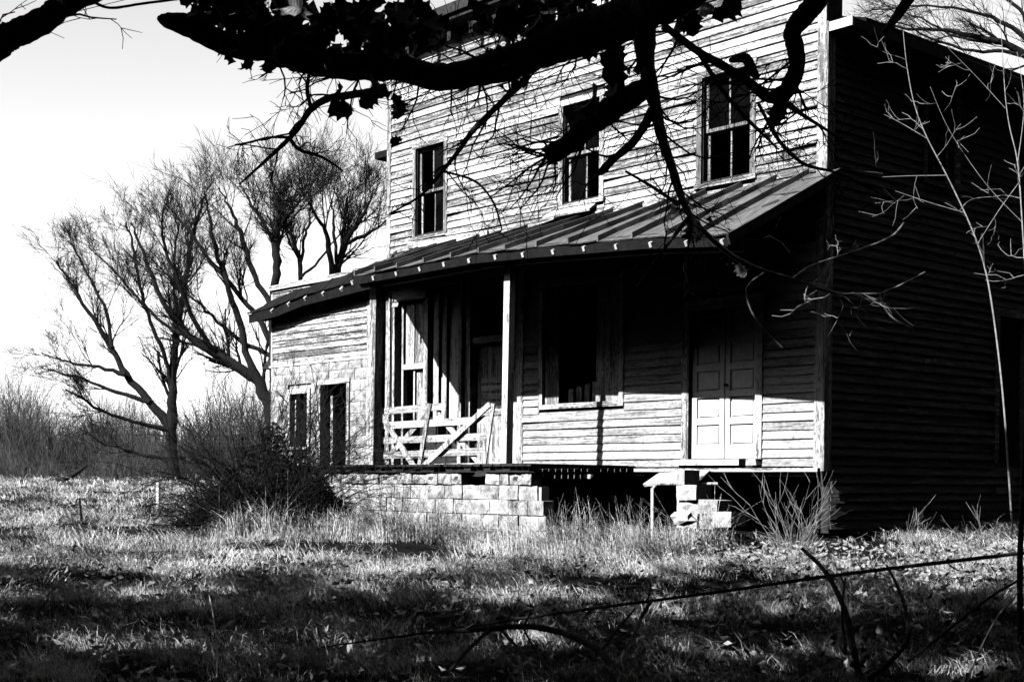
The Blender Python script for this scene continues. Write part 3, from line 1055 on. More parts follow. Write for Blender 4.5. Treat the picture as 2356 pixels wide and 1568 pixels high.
guided_tree('bare tree rooted behind the wing with heavy limbs sweeping out to the left', 41,
            [[(640, 1085, 34), (632, 1000, 33), (622, 930, 30), (600, 880, 28), (555, 850, 24), (500, 815, 20), (440, 782, 16), (385, 720, 13), (350, 640, 10), (322, 560, 7), (300, 512, 4)],
             [(600, 880, 18), (565, 820, 17), (558, 760, 16), (535, 690, 14), (520, 640, 12), (490, 548, 10), (480, 488, 6), (470, 441, 3)],
             [(500, 815, 12), (445, 740, 11), (420, 660, 10), (385, 590, 8), (370, 524, 6), (380, 471, 3)],
             [(555, 850, 14), (480, 790, 12), (400, 760, 9), (330, 705, 7), (280, 640, 5), (205, 570, 3)],
             [(630, 800, 15), (600, 740, 14), (560, 690, 12), (500, 620, 10), (440, 536, 8), (400, 488, 4)],
             [(622, 700, 14), (590, 640, 13), (560, 560, 12), (545, 506, 9), (520, 459, 5), (505, 432, 3)],
             [(625, 820, 12), (560, 790, 10), (500, 740, 8), (450, 690, 6), (390, 650, 4)]], kids0=9, sub=3)
guided_tree('upright bare tree rising just above the left end of the wing roof', 38,
            [[(632, 1080, 26), (632, 800, 24), (630, 660, 20), (637, 600, 20), (634, 548, 20), (640, 518, 15), (642, 482, 11), (632, 447, 6), (625, 426, 3)],
             [(634, 556, 10), (605, 512, 9), (580, 471, 7), (560, 435, 4)],
             [(640, 520, 10), (672, 488, 9), (690, 459, 6), (700, 432, 3)],
             [(637, 536, 7), (665, 512, 6), (690, 488, 4), (720, 461, 3)]], kids0=9, spawn_from=.4)
guided_tree('small many-stemmed bare tree over the middle of the wing roof', 44,
            [[(690, 1080, 15), (690, 760, 14), (688, 640, 12), (690, 600, 11), (676, 560, 8), (660, 524, 6), (650, 488, 3)],
             [(690, 610, 8), (700, 548, 7), (712, 512, 5), (715, 476, 3)],
             [(692, 640, 7), (735, 600, 6), (770, 553, 4), (790, 524, 3)]], kids0=10, spawn_from=.5)
guided_tree('bare tree with forked stems against the left edge of the upper wall', 40,
            [[(765, 1080, 26), (768, 760, 24), (772, 640, 20), (783, 590, 16), (805, 541, 14), (830, 506, 11), (850, 471, 7), (862, 435, 3)],
             [(768, 650, 15), (760, 590, 14), (752, 541, 11), (735, 506, 8), (715, 471, 5), (700, 441, 3)],
             [(783, 590, 12), (790, 536, 11), (795, 494, 8), (800, 452, 4)],
             [(800, 560, 10), (840, 539, 8), (872, 524, 5), (905, 500, 3)],
             [(775, 610, 9), (770, 548, 8), (768, 506, 6), (765, 464, 3)]], kids0=9, spawn_from=.4)
guided_tree('bare spreading tree behind the house at the right, its twigs over the side eave', 34,
            [[(2600, 1080, 40), (2560, 600, 36), (2500, 300, 30), (2420, 160, 22), (2300, 95, 14), (2180, 70, 9), (2060, 62, 5), (1960, 60, 3)],
             [(2500, 300, 16), (2400, 210, 12), (2280, 160, 9), (2180, 120, 6), (2070, 110, 3)],
             [(2420, 160, 14), (2330, 60, 10), (2230, 20, 7), (2100, 10, 4), (2000, 25, 3)],
             [(2420, 160, 12), (2330, 120, 9), (2240, 118, 7), (2140, 95, 5), (2040, 35, 3)],
             [(2300, 95, 8), (2210, 95, 6), (2120, 40, 4), (2030, 10, 3)],
             [(2400, 100, 10), (2350, 20, 8), (2280, -30, 6), (2180, -50, 4)]], kids0=7, sub=2, spawn_from=.35, up=.05, group='')


def thicket(name, label, n, rr, ds, hmin, hmax, rad, tw=5, mat=None, lean=.16):
    mb = MB()
    d_ = RNG.uniform(ds[0], ds[1], n); r_ = RNG.uniform(rr[0], rr[1], n) * d_
    cl = np.sin(r_ * .55 + 1) + np.sin(r_ * 1.37 + d_ * .4) + .8 * np.sin(r_ * 3.1 - d_ * .9) + RNG.normal(0, .6, n)
    k = cl > -1.5
    d_, r_, cl = d_[k], r_[k], cl[k]; n = len(d_)
    X = CAM[0] + FWD[0] * d_ + RGT[0] * r_; Y = CAM[1] + FWD[1] * d_ + RGT[1] * r_
    p = np.stack([X, Y, ground_z(X, Y) - .05], -1)
    h = RNG.uniform(hmin, hmax, n) * np.clip(.72 + .16 * cl, .35, 1.15)
    dirs = nrm(UPV + RNG.normal(0, lean, (n, 3)) * [1, 1, 0])
    grow(mb, p, dirs, h, RNG.uniform(rad[0], rad[1], n), 2, 3, up=.12, wig=.13, rmin=rad[0] * .32, kids=(0, 0, tw, 0), spread=(.25, .8))
    return tag(mb.build(name, mat or M_BRUSH), label, 'brush', kind='stuff')


thicket('thicket', 'dense thicket of bare saplings along the far edge of the field', 4200, (-.55, -.13), (54, 78), 1.5, 3.9, (.011, .024), 9)
thicket('undergrowth', 'low tangle of weeds and stems at the foot of the thicket', 2600, (-.5, -.12), (49, 58), .5, 1.7, (.007, .014), 7, lean=.5)
# unseen wood added behind, right and left to keep sky light off the shade
mb = MB()
N = 136000
n1 = N // 2
Xw = np.concatenate([RNG.uniform(4.6, 13, n1), RNG.uniform(-45, 40, N - n1)])
Yw = np.concatenate([RNG.uniform(-24, 26, n1), RNG.uniform(-60, -27, N - n1)])
dxc, dyc = Xw - CAM[0], Yw - CAM[1]
dw = dxc * FWD[0] + dyc * FWD[1]; rw = dxc * RGT[0] + dyc * RGT[1]
# nothing of it stands between the sun and the yard that lies in sunlight
lim = -1.1 + (Yw + 10.0) / TO_SUN[1] * TO_SUN[2] - .4
hmax = np.where(Yw < -24.5, np.minimum(lim, 30), np.where((Yw > -3) | (Xw > 6), 21.0, np.minimum(15, np.maximum(lim, .5))))
hmax = hmax * (.86 + .14 * np.sin(.9 * Xw + .4 * Yw) * np.sin(.7 * Yw - .3 * Xw))
Zw = -1.6 + (hmax + 1.6) * RNG.random(N) ** .85
Xw[-26000:] = RNG.uniform(-75, -40, 26000); Yw[-26000:] = RNG.uniform(-62, -12, 26000); Zw[-26000:] = RNG.random(26000) ** .85 * 15 - .6  # further mass added at the left against low sky light
dxc, dyc = Xw - CAM[0], Yw - CAM[1]
dw = dxc * FWD[0] + dyc * FWD[1]; rw = dxc * RGT[0] + dyc * RGT[1]
keep = ~((dw > 0) & (np.abs(rw) < .44 * dw + .5)) & ((Xw - CAM[0]) ** 2 + (Yw - CAM[1]) ** 2 > 12)
Xw, Yw, Zw = Xw[keep], Yw[keep], Zw[keep]
c = np.stack([Xw, Yw, Zw], -1); m = len(c)
a1 = RNG.normal(0, 1, (m, 3)); a1 /= np.linalg.norm(a1, axis=1, keepdims=True)
a2 = np.cross(a1, RNG.normal(0, 1, (m, 3))); a2 /= np.linalg.norm(a2, axis=1, keepdims=True)
s1 = RNG.uniform(.4, .8, (m, 1)) * np.where(Yw < -20, 1.5, 1)[:, None]; s2 = s1 * RNG.uniform(.6, .9, (m, 1))
V = np.stack([c - a1 * s1, c + a2 * s2 * .9, c + a1 * s1, c - a2 * s2], 1).reshape(-1, 3)
mb.add(V, np.arange(4 * m).reshape(-1, 4))
tag(mb.build('wood', M_EVER), 'dense dark evergreen wood added out of view to block sky light from the yard', 'wood', kind='stuff')

# the bush before the wing
bush = thing('shrub', (0, 0, 0), 'big dark tangled bush with arching canes before the left end of the house', 'bush')
bx, by = dr(20.2, -3.55)
bz = float(ground_z(bx, by))
mb = MB()
for k in range(620):
    a = RNG.uniform(0, 2 * math.pi); rr_ = abs(RNG.normal(0, .38))
    p = np.array([bx, by, bz]) + RGT * rr_ * math.cos(a) + FWD * rr_ * math.sin(a)
    out = RGT * math.cos(a) + FWD * math.sin(a)
    if k % 3 == 0:
        L = RNG.uniform(1.4, 2.9); up0 = RNG.uniform(1.2, 3.4); dr_ = .13
    else:
        L = RNG.uniform(.6, 1.6); up0 = RNG.uniform(.35, 1.6); dr_ = .2
    d_ = unit(out + UPV * up0 + RGT * .15)
    pts = [p]
    for i in range(7):
        d_ = unit(d_ + RNG.normal(0, .15, 3) - UPV * dr_)
        pts.append(pts[-1] + d_ * L / 7)
    pts = np.array(pts)
    pts[:, 2] = np.maximum(pts[:, 2], bz + .03)
    mb.tube(pts, np.linspace(.009, .0025, 8), 3)
    ii = RNG.integers(2, 7, 5)
    grow(mb, pts[ii], nrm(RNG.normal(0, 1, (5, 3)) + d_ * .9 + UPV * .25), RNG.uniform(.15, .5, 5), .0045, 2, 3, up=0, wig=.3, rmin=.002, kids=(0, 0, 3, 0), spread=(.3, 1.0))
mb.build('cane', M_BARK, bush)
# vines climbing over the wing
mb = MB()
for k in range(70):
    x = RNG.uniform(-13.0, -11.2); z = RNG.uniform(.3, 1.6)
    p = np.array([x, -.05, z]); d_ = unit(np.array([RNG.normal(.1, .5), 0, 1.0]))
    pts = [p]
    for i in range(7):
        d_ = unit(d_ + np.array([RNG.normal(0, .45), 0, RNG.normal(0, .3)]))
        pts.append(pts[-1] + d_ * RNG.uniform(.1, .28) + [0, RNG.normal(0, .008), 0])
    pts = np.array(pts); pts[:, 1] = np.clip(pts[:, 1], -.12, -.045); pts[:, 2] = np.minimum(pts[:, 2], 3.45)
    mb.tube(pts, np.linspace(.009, .003, 8), 3)
mb.build('vine', M_BARK, bush)


def leaf_cloud(n, cen, ax, sz, seed_up=.0):
    u = RNG.normal(0, 1, (n, 3)); u /= np.linalg.norm(u, axis=1, keepdims=True)
    rr_ = RNG.random((n, 1)) ** .45
    p = u * rr_
    P = cen + p[:, :1] * RGT * ax[0] + p[:, 1:2] * FWD * ax[1] + np.abs(p[:, 2:3]) * UPV * ax[2]
    a1 = RNG.normal(0, 1, (n, 3)); a1 /= np.linalg.norm(a1, axis=1, keepdims=True)
    a2 = np.cross(a1, RNG.normal(0, 1, (n, 3))); a2 /= np.linalg.norm(a2, axis=1, keepdims=True)
    s = RNG.uniform(.5, 1.2, (n, 1)) * sz
    return np.stack([P - a1 * s, P + a2 * s * .6, P + a1 * s, P - a2 * s * .6], 1).reshape(-1, 3)


mb = MB()
cen = np.array([bx, by, bz])
for off, ax, n in (((0, 0), (.72, .6, 1.1), 20000), ((-.5, .2), (.42, .4, .68), 7000), ((.62, .1), (.5, .45, .8), 8000), ((.15, 0), (.36, .3, 1.5), 4500), ((-.25, .1), (.25, .25, 1.3), 1300), ((.5, .2), (.22, .2, 1.25), 1300), ((1.0, .3), (.3, .3, .42), 1500), ((-.85, .3), (.25, .25, .35), 900)):
    V = leaf_cloud(n, cen + RGT * off[0] + FWD * off[1], ax, .035)
    mb.add(V, np.arange(len(V)).reshape(-1, 4))
mb.build('foliage', M_EVER, bush)['kind'] = 'stuff'


# grass: matted tussocks of dry blades
def grass(n_t, dr0, dr1, per, L, wd, lean=.7, halfw=.47, rmask=None):
    d_ = np.sqrt(RNG.uniform(dr0 ** 2, dr1 ** 2, n_t))
    r_ = RNG.uniform(-halfw, halfw, n_t) * d_
    bald = np.sin(d_ * 2.1 + .6 * np.sin(r_ * .8)) + .8 * np.sin(r_ * 1.1 - d_ * .7) + .7 * np.sin(r_ * 2.9 + d_ * 3.3) + .6 * np.sin(d_ * 6.1 - r_ * 1.7) + RNG.normal(0, .35, n_t)
    k = bald > -.75
    d_, r_ = d_[k], r_[k]
    if rmask is not None:
        k = rmask(d_, r_); d_, r_ = d_[k], r_[k]
    n_t = len(d_)
    ang = RNG.normal(2.6, 1.3, n_t)
    tl = RNG.uniform(.4, 1.0, n_t) + RNG.random(n_t) ** 4 * 1.0
    nb = n_t * per
    D = np.repeat(d_, per) + RNG.normal(0, .07, nb) * (1 + .02 * np.repeat(d_, per)); R = np.repeat(r_, per) + RNG.normal(0, .07, nb) * (1 + .02 * np.repeat(d_, per))
    A = np.repeat(ang, per) + RNG.normal(0, .7, nb)
    ln = np.repeat(tl, per) * RNG.uniform(.5, 1.2, nb) * L
    X = CAM[0] + FWD[0] * D + RGT[0] * R; Y = CAM[1] + FWD[1] * D + RGT[1] * R
    inside = (X > HX - 4) & (X < .1) & (Y > -.05) & (Y < 9.5) | (X > -10.7) & (X < -2.6) & (Y > -2.0) & (Y < 0)
    Z = ground_z(X, Y) - .01
    ok = ~inside
    X, Y, Z, A, ln, D = X[ok], Y[ok], Z[ok], A[ok], ln[ok], D[ok]
    nb = len(X)
    b = np.stack([X, Y, Z], -1)
    hd = np.cos(A)[:, None] * RGT + np.sin(A)[:, None] * FWD * .8
    le = np.clip(RNG.normal(lean, .3, nb), .05, 1.5)[:, None]
    d1 = hd * le * .6 + UPV; d1 /= np.linalg.norm(d1, axis=1, keepdims=True)
    d2 = hd * le * 1.7 + UPV * RNG.uniform(-.15, .7, (nb, 1)); d2 /= np.linalg.norm(d2, axis=1, keepdims=True)
    m1 = b + d1 * (ln * .5)[:, None]; t1 = m1 + d2 * (ln * .5)[:, None]
    th = RNG.uniform(0, math.pi, nb)[:, None]
    sd = (np.cos(th) * RGT + np.sin(th) * FWD) * (wd * RNG.uniform(.6, 1.3, (nb, 1)) * (D[:, None] / 12))
    V = np.stack([b - sd, b + sd, m1 + sd * .8, m1 - sd * .8, t1 + sd * .15, t1 - sd * .15], 1).reshape(-1, 3)
    o = np.arange(nb)[:, None] * 6
    F = np.concatenate([o + [0, 1, 2, 3], o + [3, 2, 4, 5]])
    return V, F


mb = MB()
for args in ((4200, 8.0, 15.5, 26, .22, .0019, 1.35), (5200, 15, 24, 24, .23, .0020, 1.35), (6000, 24, 40, 16, .26, .0027, 1.35), (4000, 40, 62, 10, .30, .0042, 1.2)):
    V, F = grass(*args)
    mb.add(V, F)
V, F = grass(1300, 15.0, 19.5, 34, .44, .0022, .35, .3, lambda d_, r_: (np.abs(d_ - (17.6 - .45 * (r_ - .5))) < .9) & (r_ > -4) & (r_ < 2.6))
mb.add(V, F)
tag(mb.build('grass', M_STRAW), 'matted dry pale grass covering the yard and field', 'grass', kind='stuff')

# fallen leaves among the grass
n = 3800
d_ = np.concatenate([RNG.uniform(8, 16, n - 1600), RNG.uniform(14.3, 17.4, 1600)])
r_ = np.concatenate([RNG.uniform(-.45, .45, n - 1600) * d_[:n - 1600], RNG.uniform(2.2, 7.0, 1600)])
X = CAM[0] + FWD[0] * d_ + RGT[0] * r_; Y = CAM[1] + FWD[1] * d_ + RGT[1] * r_
ok = ~((X < .1) & (Y > -.1))
X, Y = X[ok], Y[ok]; n = len(X)
c = np.stack([X, Y, ground_z(X, Y) + RNG.uniform(.02, .14, n)], -1)
a1 = RNG.normal(0, 1, (n, 3)) * [1, 1, .5]; a1 /= np.linalg.norm(a1, axis=1, keepdims=True)
a2 = np.cross(a1, RNG.normal(0, 1, (n, 3))); a2 /= np.linalg.norm(a2, axis=1, keepdims=True)
a3 = np.cross(a1, a2)
s = RNG.uniform(.014, .038, (n, 1))
V = np.stack([c - a1 * s * 1.4, c - a2 * s * .8 + a3 * s * .4, c + a1 * s * 1.5, c + a2 * s * .8 + a3 * s * .4], 1).reshape(-1, 3)
mb = MB().add(V, np.concatenate([np.arange(n)[:, None] * 4 + [0, 1, 2], np.arange(n)[:, None] * 4 + [0, 2, 3]]))
tag(mb.build('fallen_leaves', M_LITTER), 'curled dry leaves scattered through the grass and banked at the side wall', 'leaves', kind='stuff')

# ------------------------------------------------------------------ near oak: limbs across the top of the view, dry leaves
def limb_mesh(pts, k=10):
    """pts: (x, y, radius px, depth)"""
    P = np.array([at(x, y, d_) for x, y, r_, d_ in pts])
    R = np.array([r_ * d_ / FD for x, y, r_, d_ in pts])
    P[1:-1] += RNG.normal(0, .35, P[1:-1].shape) * R[1:-1, None]
    t = np.linspace(0, len(P) - 1, (len(P) - 1) * 8 + 1)
    Q = np.stack([np.interp(t, np.arange(len(P)), P[:, c]) for c in range(3)], -1)
    RR = np.interp(t, np.arange(len(P)), R)
    for _ in range(12):
        Q[1:-1] = (Q[:-2] + 2 * Q[1:-1] + Q[2:]) / 4
        RR[1:-1] = (RR[:-2] + 2 * RR[1:-1] + RR[2:]) / 4
    RR = RR * (1 + .06 * np.sin(t * 7.0 + RNG.uniform(0, 6)) * np.sin(t * 2.9))
    return Q, RR


oak_base = CAM + FWD * 5.2 + RGT * 6.2
oak_base[2] = float(ground_z(oak_base[0], oak_base[1])) - .1
oak = thing('oak_tree', (0, 0, 0), 'near oak whose dark limbs with dry leaves hang across the top of the view', 'tree')
crotch = CAM + FWD * 5.6 + RGT * 5.4 + UPV * 3.4
MB().tube(np.array([oak_base, oak_base * .7 + crotch * .3 + [.05, 0, 0], oak_base * .3 + crotch * .7, crotch]), [.42, .34, .30, .27], 12, .05).build('trunk', M_BARKN, oak, True)


LIMB_PTS = []


def limb(pts, parent=oak, name='limb', k=9, tail=None, twigs=0, tl=.5, mat=M_BARKN, up=0.0, sub=2, tmax=1.0):
    Q, RR = limb_mesh(pts)
    if tail is not None:
        Q = np.concatenate([[tail], (tail + Q[:1] * 1) / 2 + [[0, 0, .15]], Q]); RR = np.concatenate([[RR[0] * 1.4, RR[0] * 1.15], RR])
    mb = MB().tube(Q, RR, k, .035)
    if parent is oak and mat is M_BARKN:
        LIMB_PTS.append(Q[RR > .02] if (RR > .02).any() else Q[:1])
    for c in range(twigs):
        i = RNG.integers(len(Q) // 4, max(len(Q) // 4 + 1, int((len(Q) - 1) * tmax)))
        tan = unit(Q[i + 1] - Q[i])
        nd_ = rot_about(tan, np.cross(tan, RNG.normal(0, 1, 3)), RNG.uniform(.5, 1.2))
        grow(mb, Q[i], unit(nd_ - UPV * .25), tl * RNG.uniform(.5, 1.2), min(.009, RR[i] * .5), 2, 2 + sub, up=up, wig=.42, rmin=.0028, kids=(3, 3, 3, 2), spread=(.4, 1.0))
    return mb.build(name, mat, parent, True)


L1 = limb([(1640, -70, 59.4, 7.0), (1560, -28, 57.6, 7.2), (1480, 20, 55.8, 7.4), (1400, 62, 52.2, 7.6), (1300, 108, 45.0, 7.8), (1200, 148, 39.6, 8.0), (1100, 168, 33.3, 8.1), (1000, 174, 29.7, 8.2), (900, 170, 30.6, 8.3), (800, 158, 31.5, 8.4), (700, 138, 28.8, 8.4),
           (620, 114, 27.9, 8.4), (520, 78, 27.0, 8.4), (430, 47, 27.0, 8.4), (385, 40, 19.8, 8.4), (362, 42, 4.5, 8.4)], tail=crotch, twigs=40, tl=.42, k=14, tmax=.72)
L2 = limb([(1492, -30, 32, 7.3), (1492, 60, 27, 7.4), (1486, 130, 23, 7.6), (1498, 190, 18, 7.9), (1506, 240, 15, 8.2), (1520, 310, 12, 8.6), (1548, 395, 10, 9.2), (1568, 455, 9, 9.8), (1585, 492, 7, 10.3)], twigs=24, tl=.5, k=12)
L3 = limb([(1495, 195, 22, 7.8), (1455, 222, 27, 7.8), (1405, 255, 30, 7.8), (1355, 300, 26, 7.8), (1310, 335, 20, 7.8), (1268, 352, 24, 7.8), (1258, 362, 12, 7.8)], twigs=16, tl=.4, k=12)
for (x, y, e, f, r_) in ((1266, 345, 1252, 330, 7), (1262, 360, 1250, 362, 8), (1268, 368, 1258, 384, 7), (1275, 340, 1272, 326, 6), (1260, 352, 1246, 347, 5)):
    limb([(x + 14, y + 2, r_ + 4, 7.8), (x, y, r_, 7.8), (e, f, 1.0, 7.8)], L3, 'splinter', 6)
limb([(1506, 245, 11, 8.2), (1490, 290, 11, 8.2), (1450, 330, 10, 8.2), (1405, 370, 9, 8.2), (1385, 392, 10, 8.2), (1375, 402, 4, 8.2)], twigs=2, k=9)
L5 = limb([(1905, -40, 27, 7.4), (1862, 18, 25, 7.4), (1815, 72, 21, 7.4), (1826, 112, 20, 7.4), (1832, 160, 19, 7.4), (1818, 200, 20, 7.4), (1796, 228, 20, 7.4), (1770, 222, 12, 7.4), (1725, 196, 11, 7.4), (1660, 160, 10, 7.4), (1605, 122, 9, 7.4), (1560, 85, 8, 7.4), (1525, 60, 9, 7.4)],
          tail=crotch + np.array([0, 0, .3]), twigs=22, tl=.42, k=12)
limb([(1796, 228, 9, 7.4), (1850, 268, 5, 7.6), (1905, 302, 3, 7.8), (1940, 330, 2, 7.9)], twigs=4, tl=.3, k=7)
limb([(1745, 240, 4, 7.4), (1790, 330, 5, 7.6), (1850, 385, 4, 7.8), (1920, 395, 3, 8.0), (1990, 430, 2.4, 8.2), (2062, 464, 1.5, 8.4)], twigs=4, tl=.3, k=7)
limb([(1600, 110, 6, 7.4), (1660, 210, 5, 7.4), (1720, 275, 5, 7.4), (1765, 320, 3.5, 7.4), (1792, 345, 2, 7.4)], twigs=5, tl=.3, k=7)
limb([(1678, 140, 5, 7.4), (1700, 134, 10, 7.4), (1722, 136, 12, 7.4), (1735, 160, 13, 7.4), (1744, 180, 8, 7.4)], k=8)
limb([(890, 200, 10, 8.3), (850, 208, 9, 8.3), (787, 220, 9, 8.3), (749, 229, 9, 8.3), (712, 252, 8, 8.3), (690, 285, 7, 8.3), (665, 317, 6, 8.3), (610, 372, 4, 8.3), (550, 425, 2, 8.3)], twigs=5, tl=.35, k=7)
limb([(665, 317, 5, 8.3), (688, 350, 5, 8.3), (735, 358, 4, 8.3), (790, 394, 2, 8.3)], twigs=3, tl=.25, k=6)
limb([(715, 248, 5, 8.3), (705, 205, 5, 8.3), (712, 165, 4, 8.3)], twigs=3, tl=.25, k=6)
limb([(665, 317, 4, 8.3), (620, 314, 3, 8.3), (570, 330, 3, 8.3), (540, 334, 2, 8.3)], twigs=3, tl=.2, k=6)
limb([(1215, 175, 9, 8.0), (1195, 197, 8, 8.0), (1131, 256, 7, 8.0), (1085, 300, 7, 8.0), (1064, 340, 5, 8.0), (1023, 387, 5, 8.0), (969, 451, 3, 8.0), (900, 490, 2, 8.0)], twigs=9, tl=.35, k=7)
limb([(1020, 395, 3, 8.0), (1100, 415, 3, 8.0), (1140, 470, 2.5, 8.0), (1155, 530, 2, 8.0)], twigs=1, tl=.15, k=5)
limb([(1560, 470, 5, 10.2), (1500, 430, 4, 9.8), (1440, 395, 3, 9.5)], twigs=1, tl=.2, k=6)
limb([(1585, 500, 6, 10.3), (1530, 570, 4, 10.6), (1465, 660, 2, 10.8)], twigs=0, k=6)
limb([(2095, -10, 15, 7.6), (2060, 40, 11, 7.7), (2032, 76, 7, 7.8), (2026, 88, 3, 7.8)], k=8, tail=crotch + np.array([.3, .3, .5]))
# pale tip of the hanging branch; its sunlight is put into the colour
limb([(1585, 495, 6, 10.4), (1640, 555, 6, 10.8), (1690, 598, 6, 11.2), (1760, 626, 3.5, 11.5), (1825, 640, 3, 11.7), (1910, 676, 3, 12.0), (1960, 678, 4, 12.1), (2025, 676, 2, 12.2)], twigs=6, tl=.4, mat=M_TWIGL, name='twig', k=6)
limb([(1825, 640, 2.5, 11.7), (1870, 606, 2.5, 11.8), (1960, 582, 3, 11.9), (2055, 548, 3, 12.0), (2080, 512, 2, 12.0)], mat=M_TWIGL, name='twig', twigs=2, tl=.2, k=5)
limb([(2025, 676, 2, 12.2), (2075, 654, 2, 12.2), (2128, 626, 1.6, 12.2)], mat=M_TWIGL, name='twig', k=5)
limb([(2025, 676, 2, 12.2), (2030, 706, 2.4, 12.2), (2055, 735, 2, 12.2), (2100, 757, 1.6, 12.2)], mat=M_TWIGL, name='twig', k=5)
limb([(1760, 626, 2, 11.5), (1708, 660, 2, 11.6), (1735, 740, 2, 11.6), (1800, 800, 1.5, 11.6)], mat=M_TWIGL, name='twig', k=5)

# limb of a second tree at the upper left
tree2 = thing('leaning_tree', (0, 0, 0), 'thick rough limb of a near tree arching across the upper left corner', 'tree')
t2b = CAM + FWD * 7.2 + RGT * -5.2
t2b[2] = float(ground_z(t2b[0], t2b[1])) - .1
limb([(-420, 620, 60, 7.2), (-200, 330, 44, 7.2), (-60, 170, 36, 7.2), (0, 130, 32, 7.2), (45, 92, 31, 7.2), (95, 48, 29, 7.2), (150, 16, 27, 7.2), (240, -28, 25, 7.2), (400, -70, 20, 7.2), (620, -110, 14, 7.2)], tree2, 'trunk', 14, tail=t2b, twigs=2, tl=.3)
limb([(205, 0, 4, 7.2), (250, 22, 3.4, 7.3), (320, 12, 3.4, 7.4), (420, -2, 3, 7.5)], tree2, 'twig', 6)
a, b = at(-40, 80, 13.0), at(330, -10, 15.0)
tag(MB().tube([a - (b - a) * 3, a, b, b + (b - a) * 3], [.004] * 4, 5).build('overhead_wire', M_BARKN), 'thin slack wire crossing the sky in the upper left corner', 'wire')

# oak leaves
def leaf_mesh(mat, curl):
    side = [(0, .012), (.08, .12), (.15, .27), (.23, .18), (.33, .22), (.44, .42), (.52, .26), (.60, .28), (.70, .42), (.78, .25), (.88, .24), (1.0, 0.0)]
    V = []; F = []
    n = len(side)
    for i, (t, w_) in enumerate(side):
        cz = math.sin(t * 2.6 + curl) * .16
        for s in (-1, 0, 1):
            V.append((s * w_, t, cz + abs(s) * w_ * (.7 * math.sin(curl * 3 + t * 4) + .45)))
    for i in range(n - 1):
        a = 3 * i
        F += [[a, a + 1, a + 4, a + 3], [a + 1, a + 2, a + 5, a + 4]]
    return MB().add(V, F).mesh('leaf', mat)


LV = [leaf_mesh(M_LEAF, c_) for c_ in (0, .7, 1.4, 2.3)]
LVP = [leaf_mesh(M_LEAFP, c_) for c_ in (.3, 1.1)]


def leaf(x, y, d_, size, parent, mats=LV):
    o = link('leaf', random.choice(mats), parent)
    o.location = at(x, y, d_)
    o.rotation_euler = (random.uniform(-3.1, 3.1), random.uniform(-1.2, 1.2), random.uniform(-3.1, 3.1))
    s = size * random.uniform(.8, 1.25)
    o.scale = (s, s, s)
    return o


for (x0_, x1_, y0_, y1_, n_) in ((430, 560, -15, 60, 22), (480, 640, 0, 85, 26), (600, 720, 5, 110, 36), (680, 800, 10, 130, 34), (780, 870, 20, 115, 12), (860, 960, 60, 140, 20), (930, 1020, 70, 120, 9), (880, 960, -5, 30, 5),
                                 (1110, 1200, 60, 150, 12), (1130, 1280, 0, 90, 16), (1240, 1420, -10, 60, 14), (1370, 1460, 60, 170, 12), (1560, 1660, 0, 60, 10)):
    for k in range(n_):
        leaf(random.uniform(x0_, x1_), random.uniform(y0_, y1_), random.uniform(7.7, 8.6), .165, L1)
for (x, y, s) in ((548, 140, .13), (560, 165, .13), (795, 205, .16), (805, 235, .17), (815, 265, .14), (872, 205, .15), (885, 235, .15), (905, 215, .13), (620, 130, .1), (1160, 190, .12), (1220, 190, .11), (925, 320, .08)):
    leaf(x, y, 8.2, s, L1)
for (x, y, s, d_) in ((1320, 258, .2, 7.7), (1335, 285, .17, 7.7), (1590, 500, .2, 10.3), (1600, 520, .2, 10.2), (1575, 490, .16, 10.2), (1620, 505, .18, 10.3)):
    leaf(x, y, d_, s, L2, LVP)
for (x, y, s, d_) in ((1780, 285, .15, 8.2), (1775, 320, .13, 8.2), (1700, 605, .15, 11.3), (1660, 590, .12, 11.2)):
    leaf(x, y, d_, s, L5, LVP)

# the oak's crown and its neighbours' foliage above and behind the viewer, which shade the near yard
n = 100000
d_ = RNG.uniform(2.0, 15.2, n); r_ = RNG.uniform(-9, 9, n)
gx = CAM[0] + FWD[0] * d_ + RGT[0] * r_; gy = CAM[1] + FWD[1] * d_ + RGT[1] * r_
pat = (np.sin(d_ * 2.3 + .5 * np.sin(r_ * .7) + .25 * r_) + .8 * np.sin(d_ * 4.1 - .35 * r_ + .9 * np.sin(r_ * 1.1 + 1)) + .6 * np.sin(r_ * 1.3 + .8 * d_)
       + .7 * np.sin(r_ * 3.7 - d_ * 2.1) + .7 * np.sin(r_ * 6.1 + d_ * 5.3) + .6 * np.sin(r_ * 9.7 - d_ * 11.3))
edge = 15.0 + .7 * np.sin(r_ * .9) + .4 * np.sin(r_ * 2.3 + 1) + RNG.normal(0, .3, n)
keep = (pat > -1.9 + 1.0 * np.clip((d_ - 11.5) / 3.5, 0, 1)) & (d_ < edge) & (RNG.random(n) < np.where(d_ > 12.5, .75, 1.0))
gx, gy = gx[keep], gy[keep]
gz_ = ground_z(gx, gy); n = len(gx)
h = RNG.uniform(3.0, 8.5, n)
P = np.stack([gx, gy, gz_], -1) + TO_SUN[None] * (h / TO_SUN[2])[:, None]
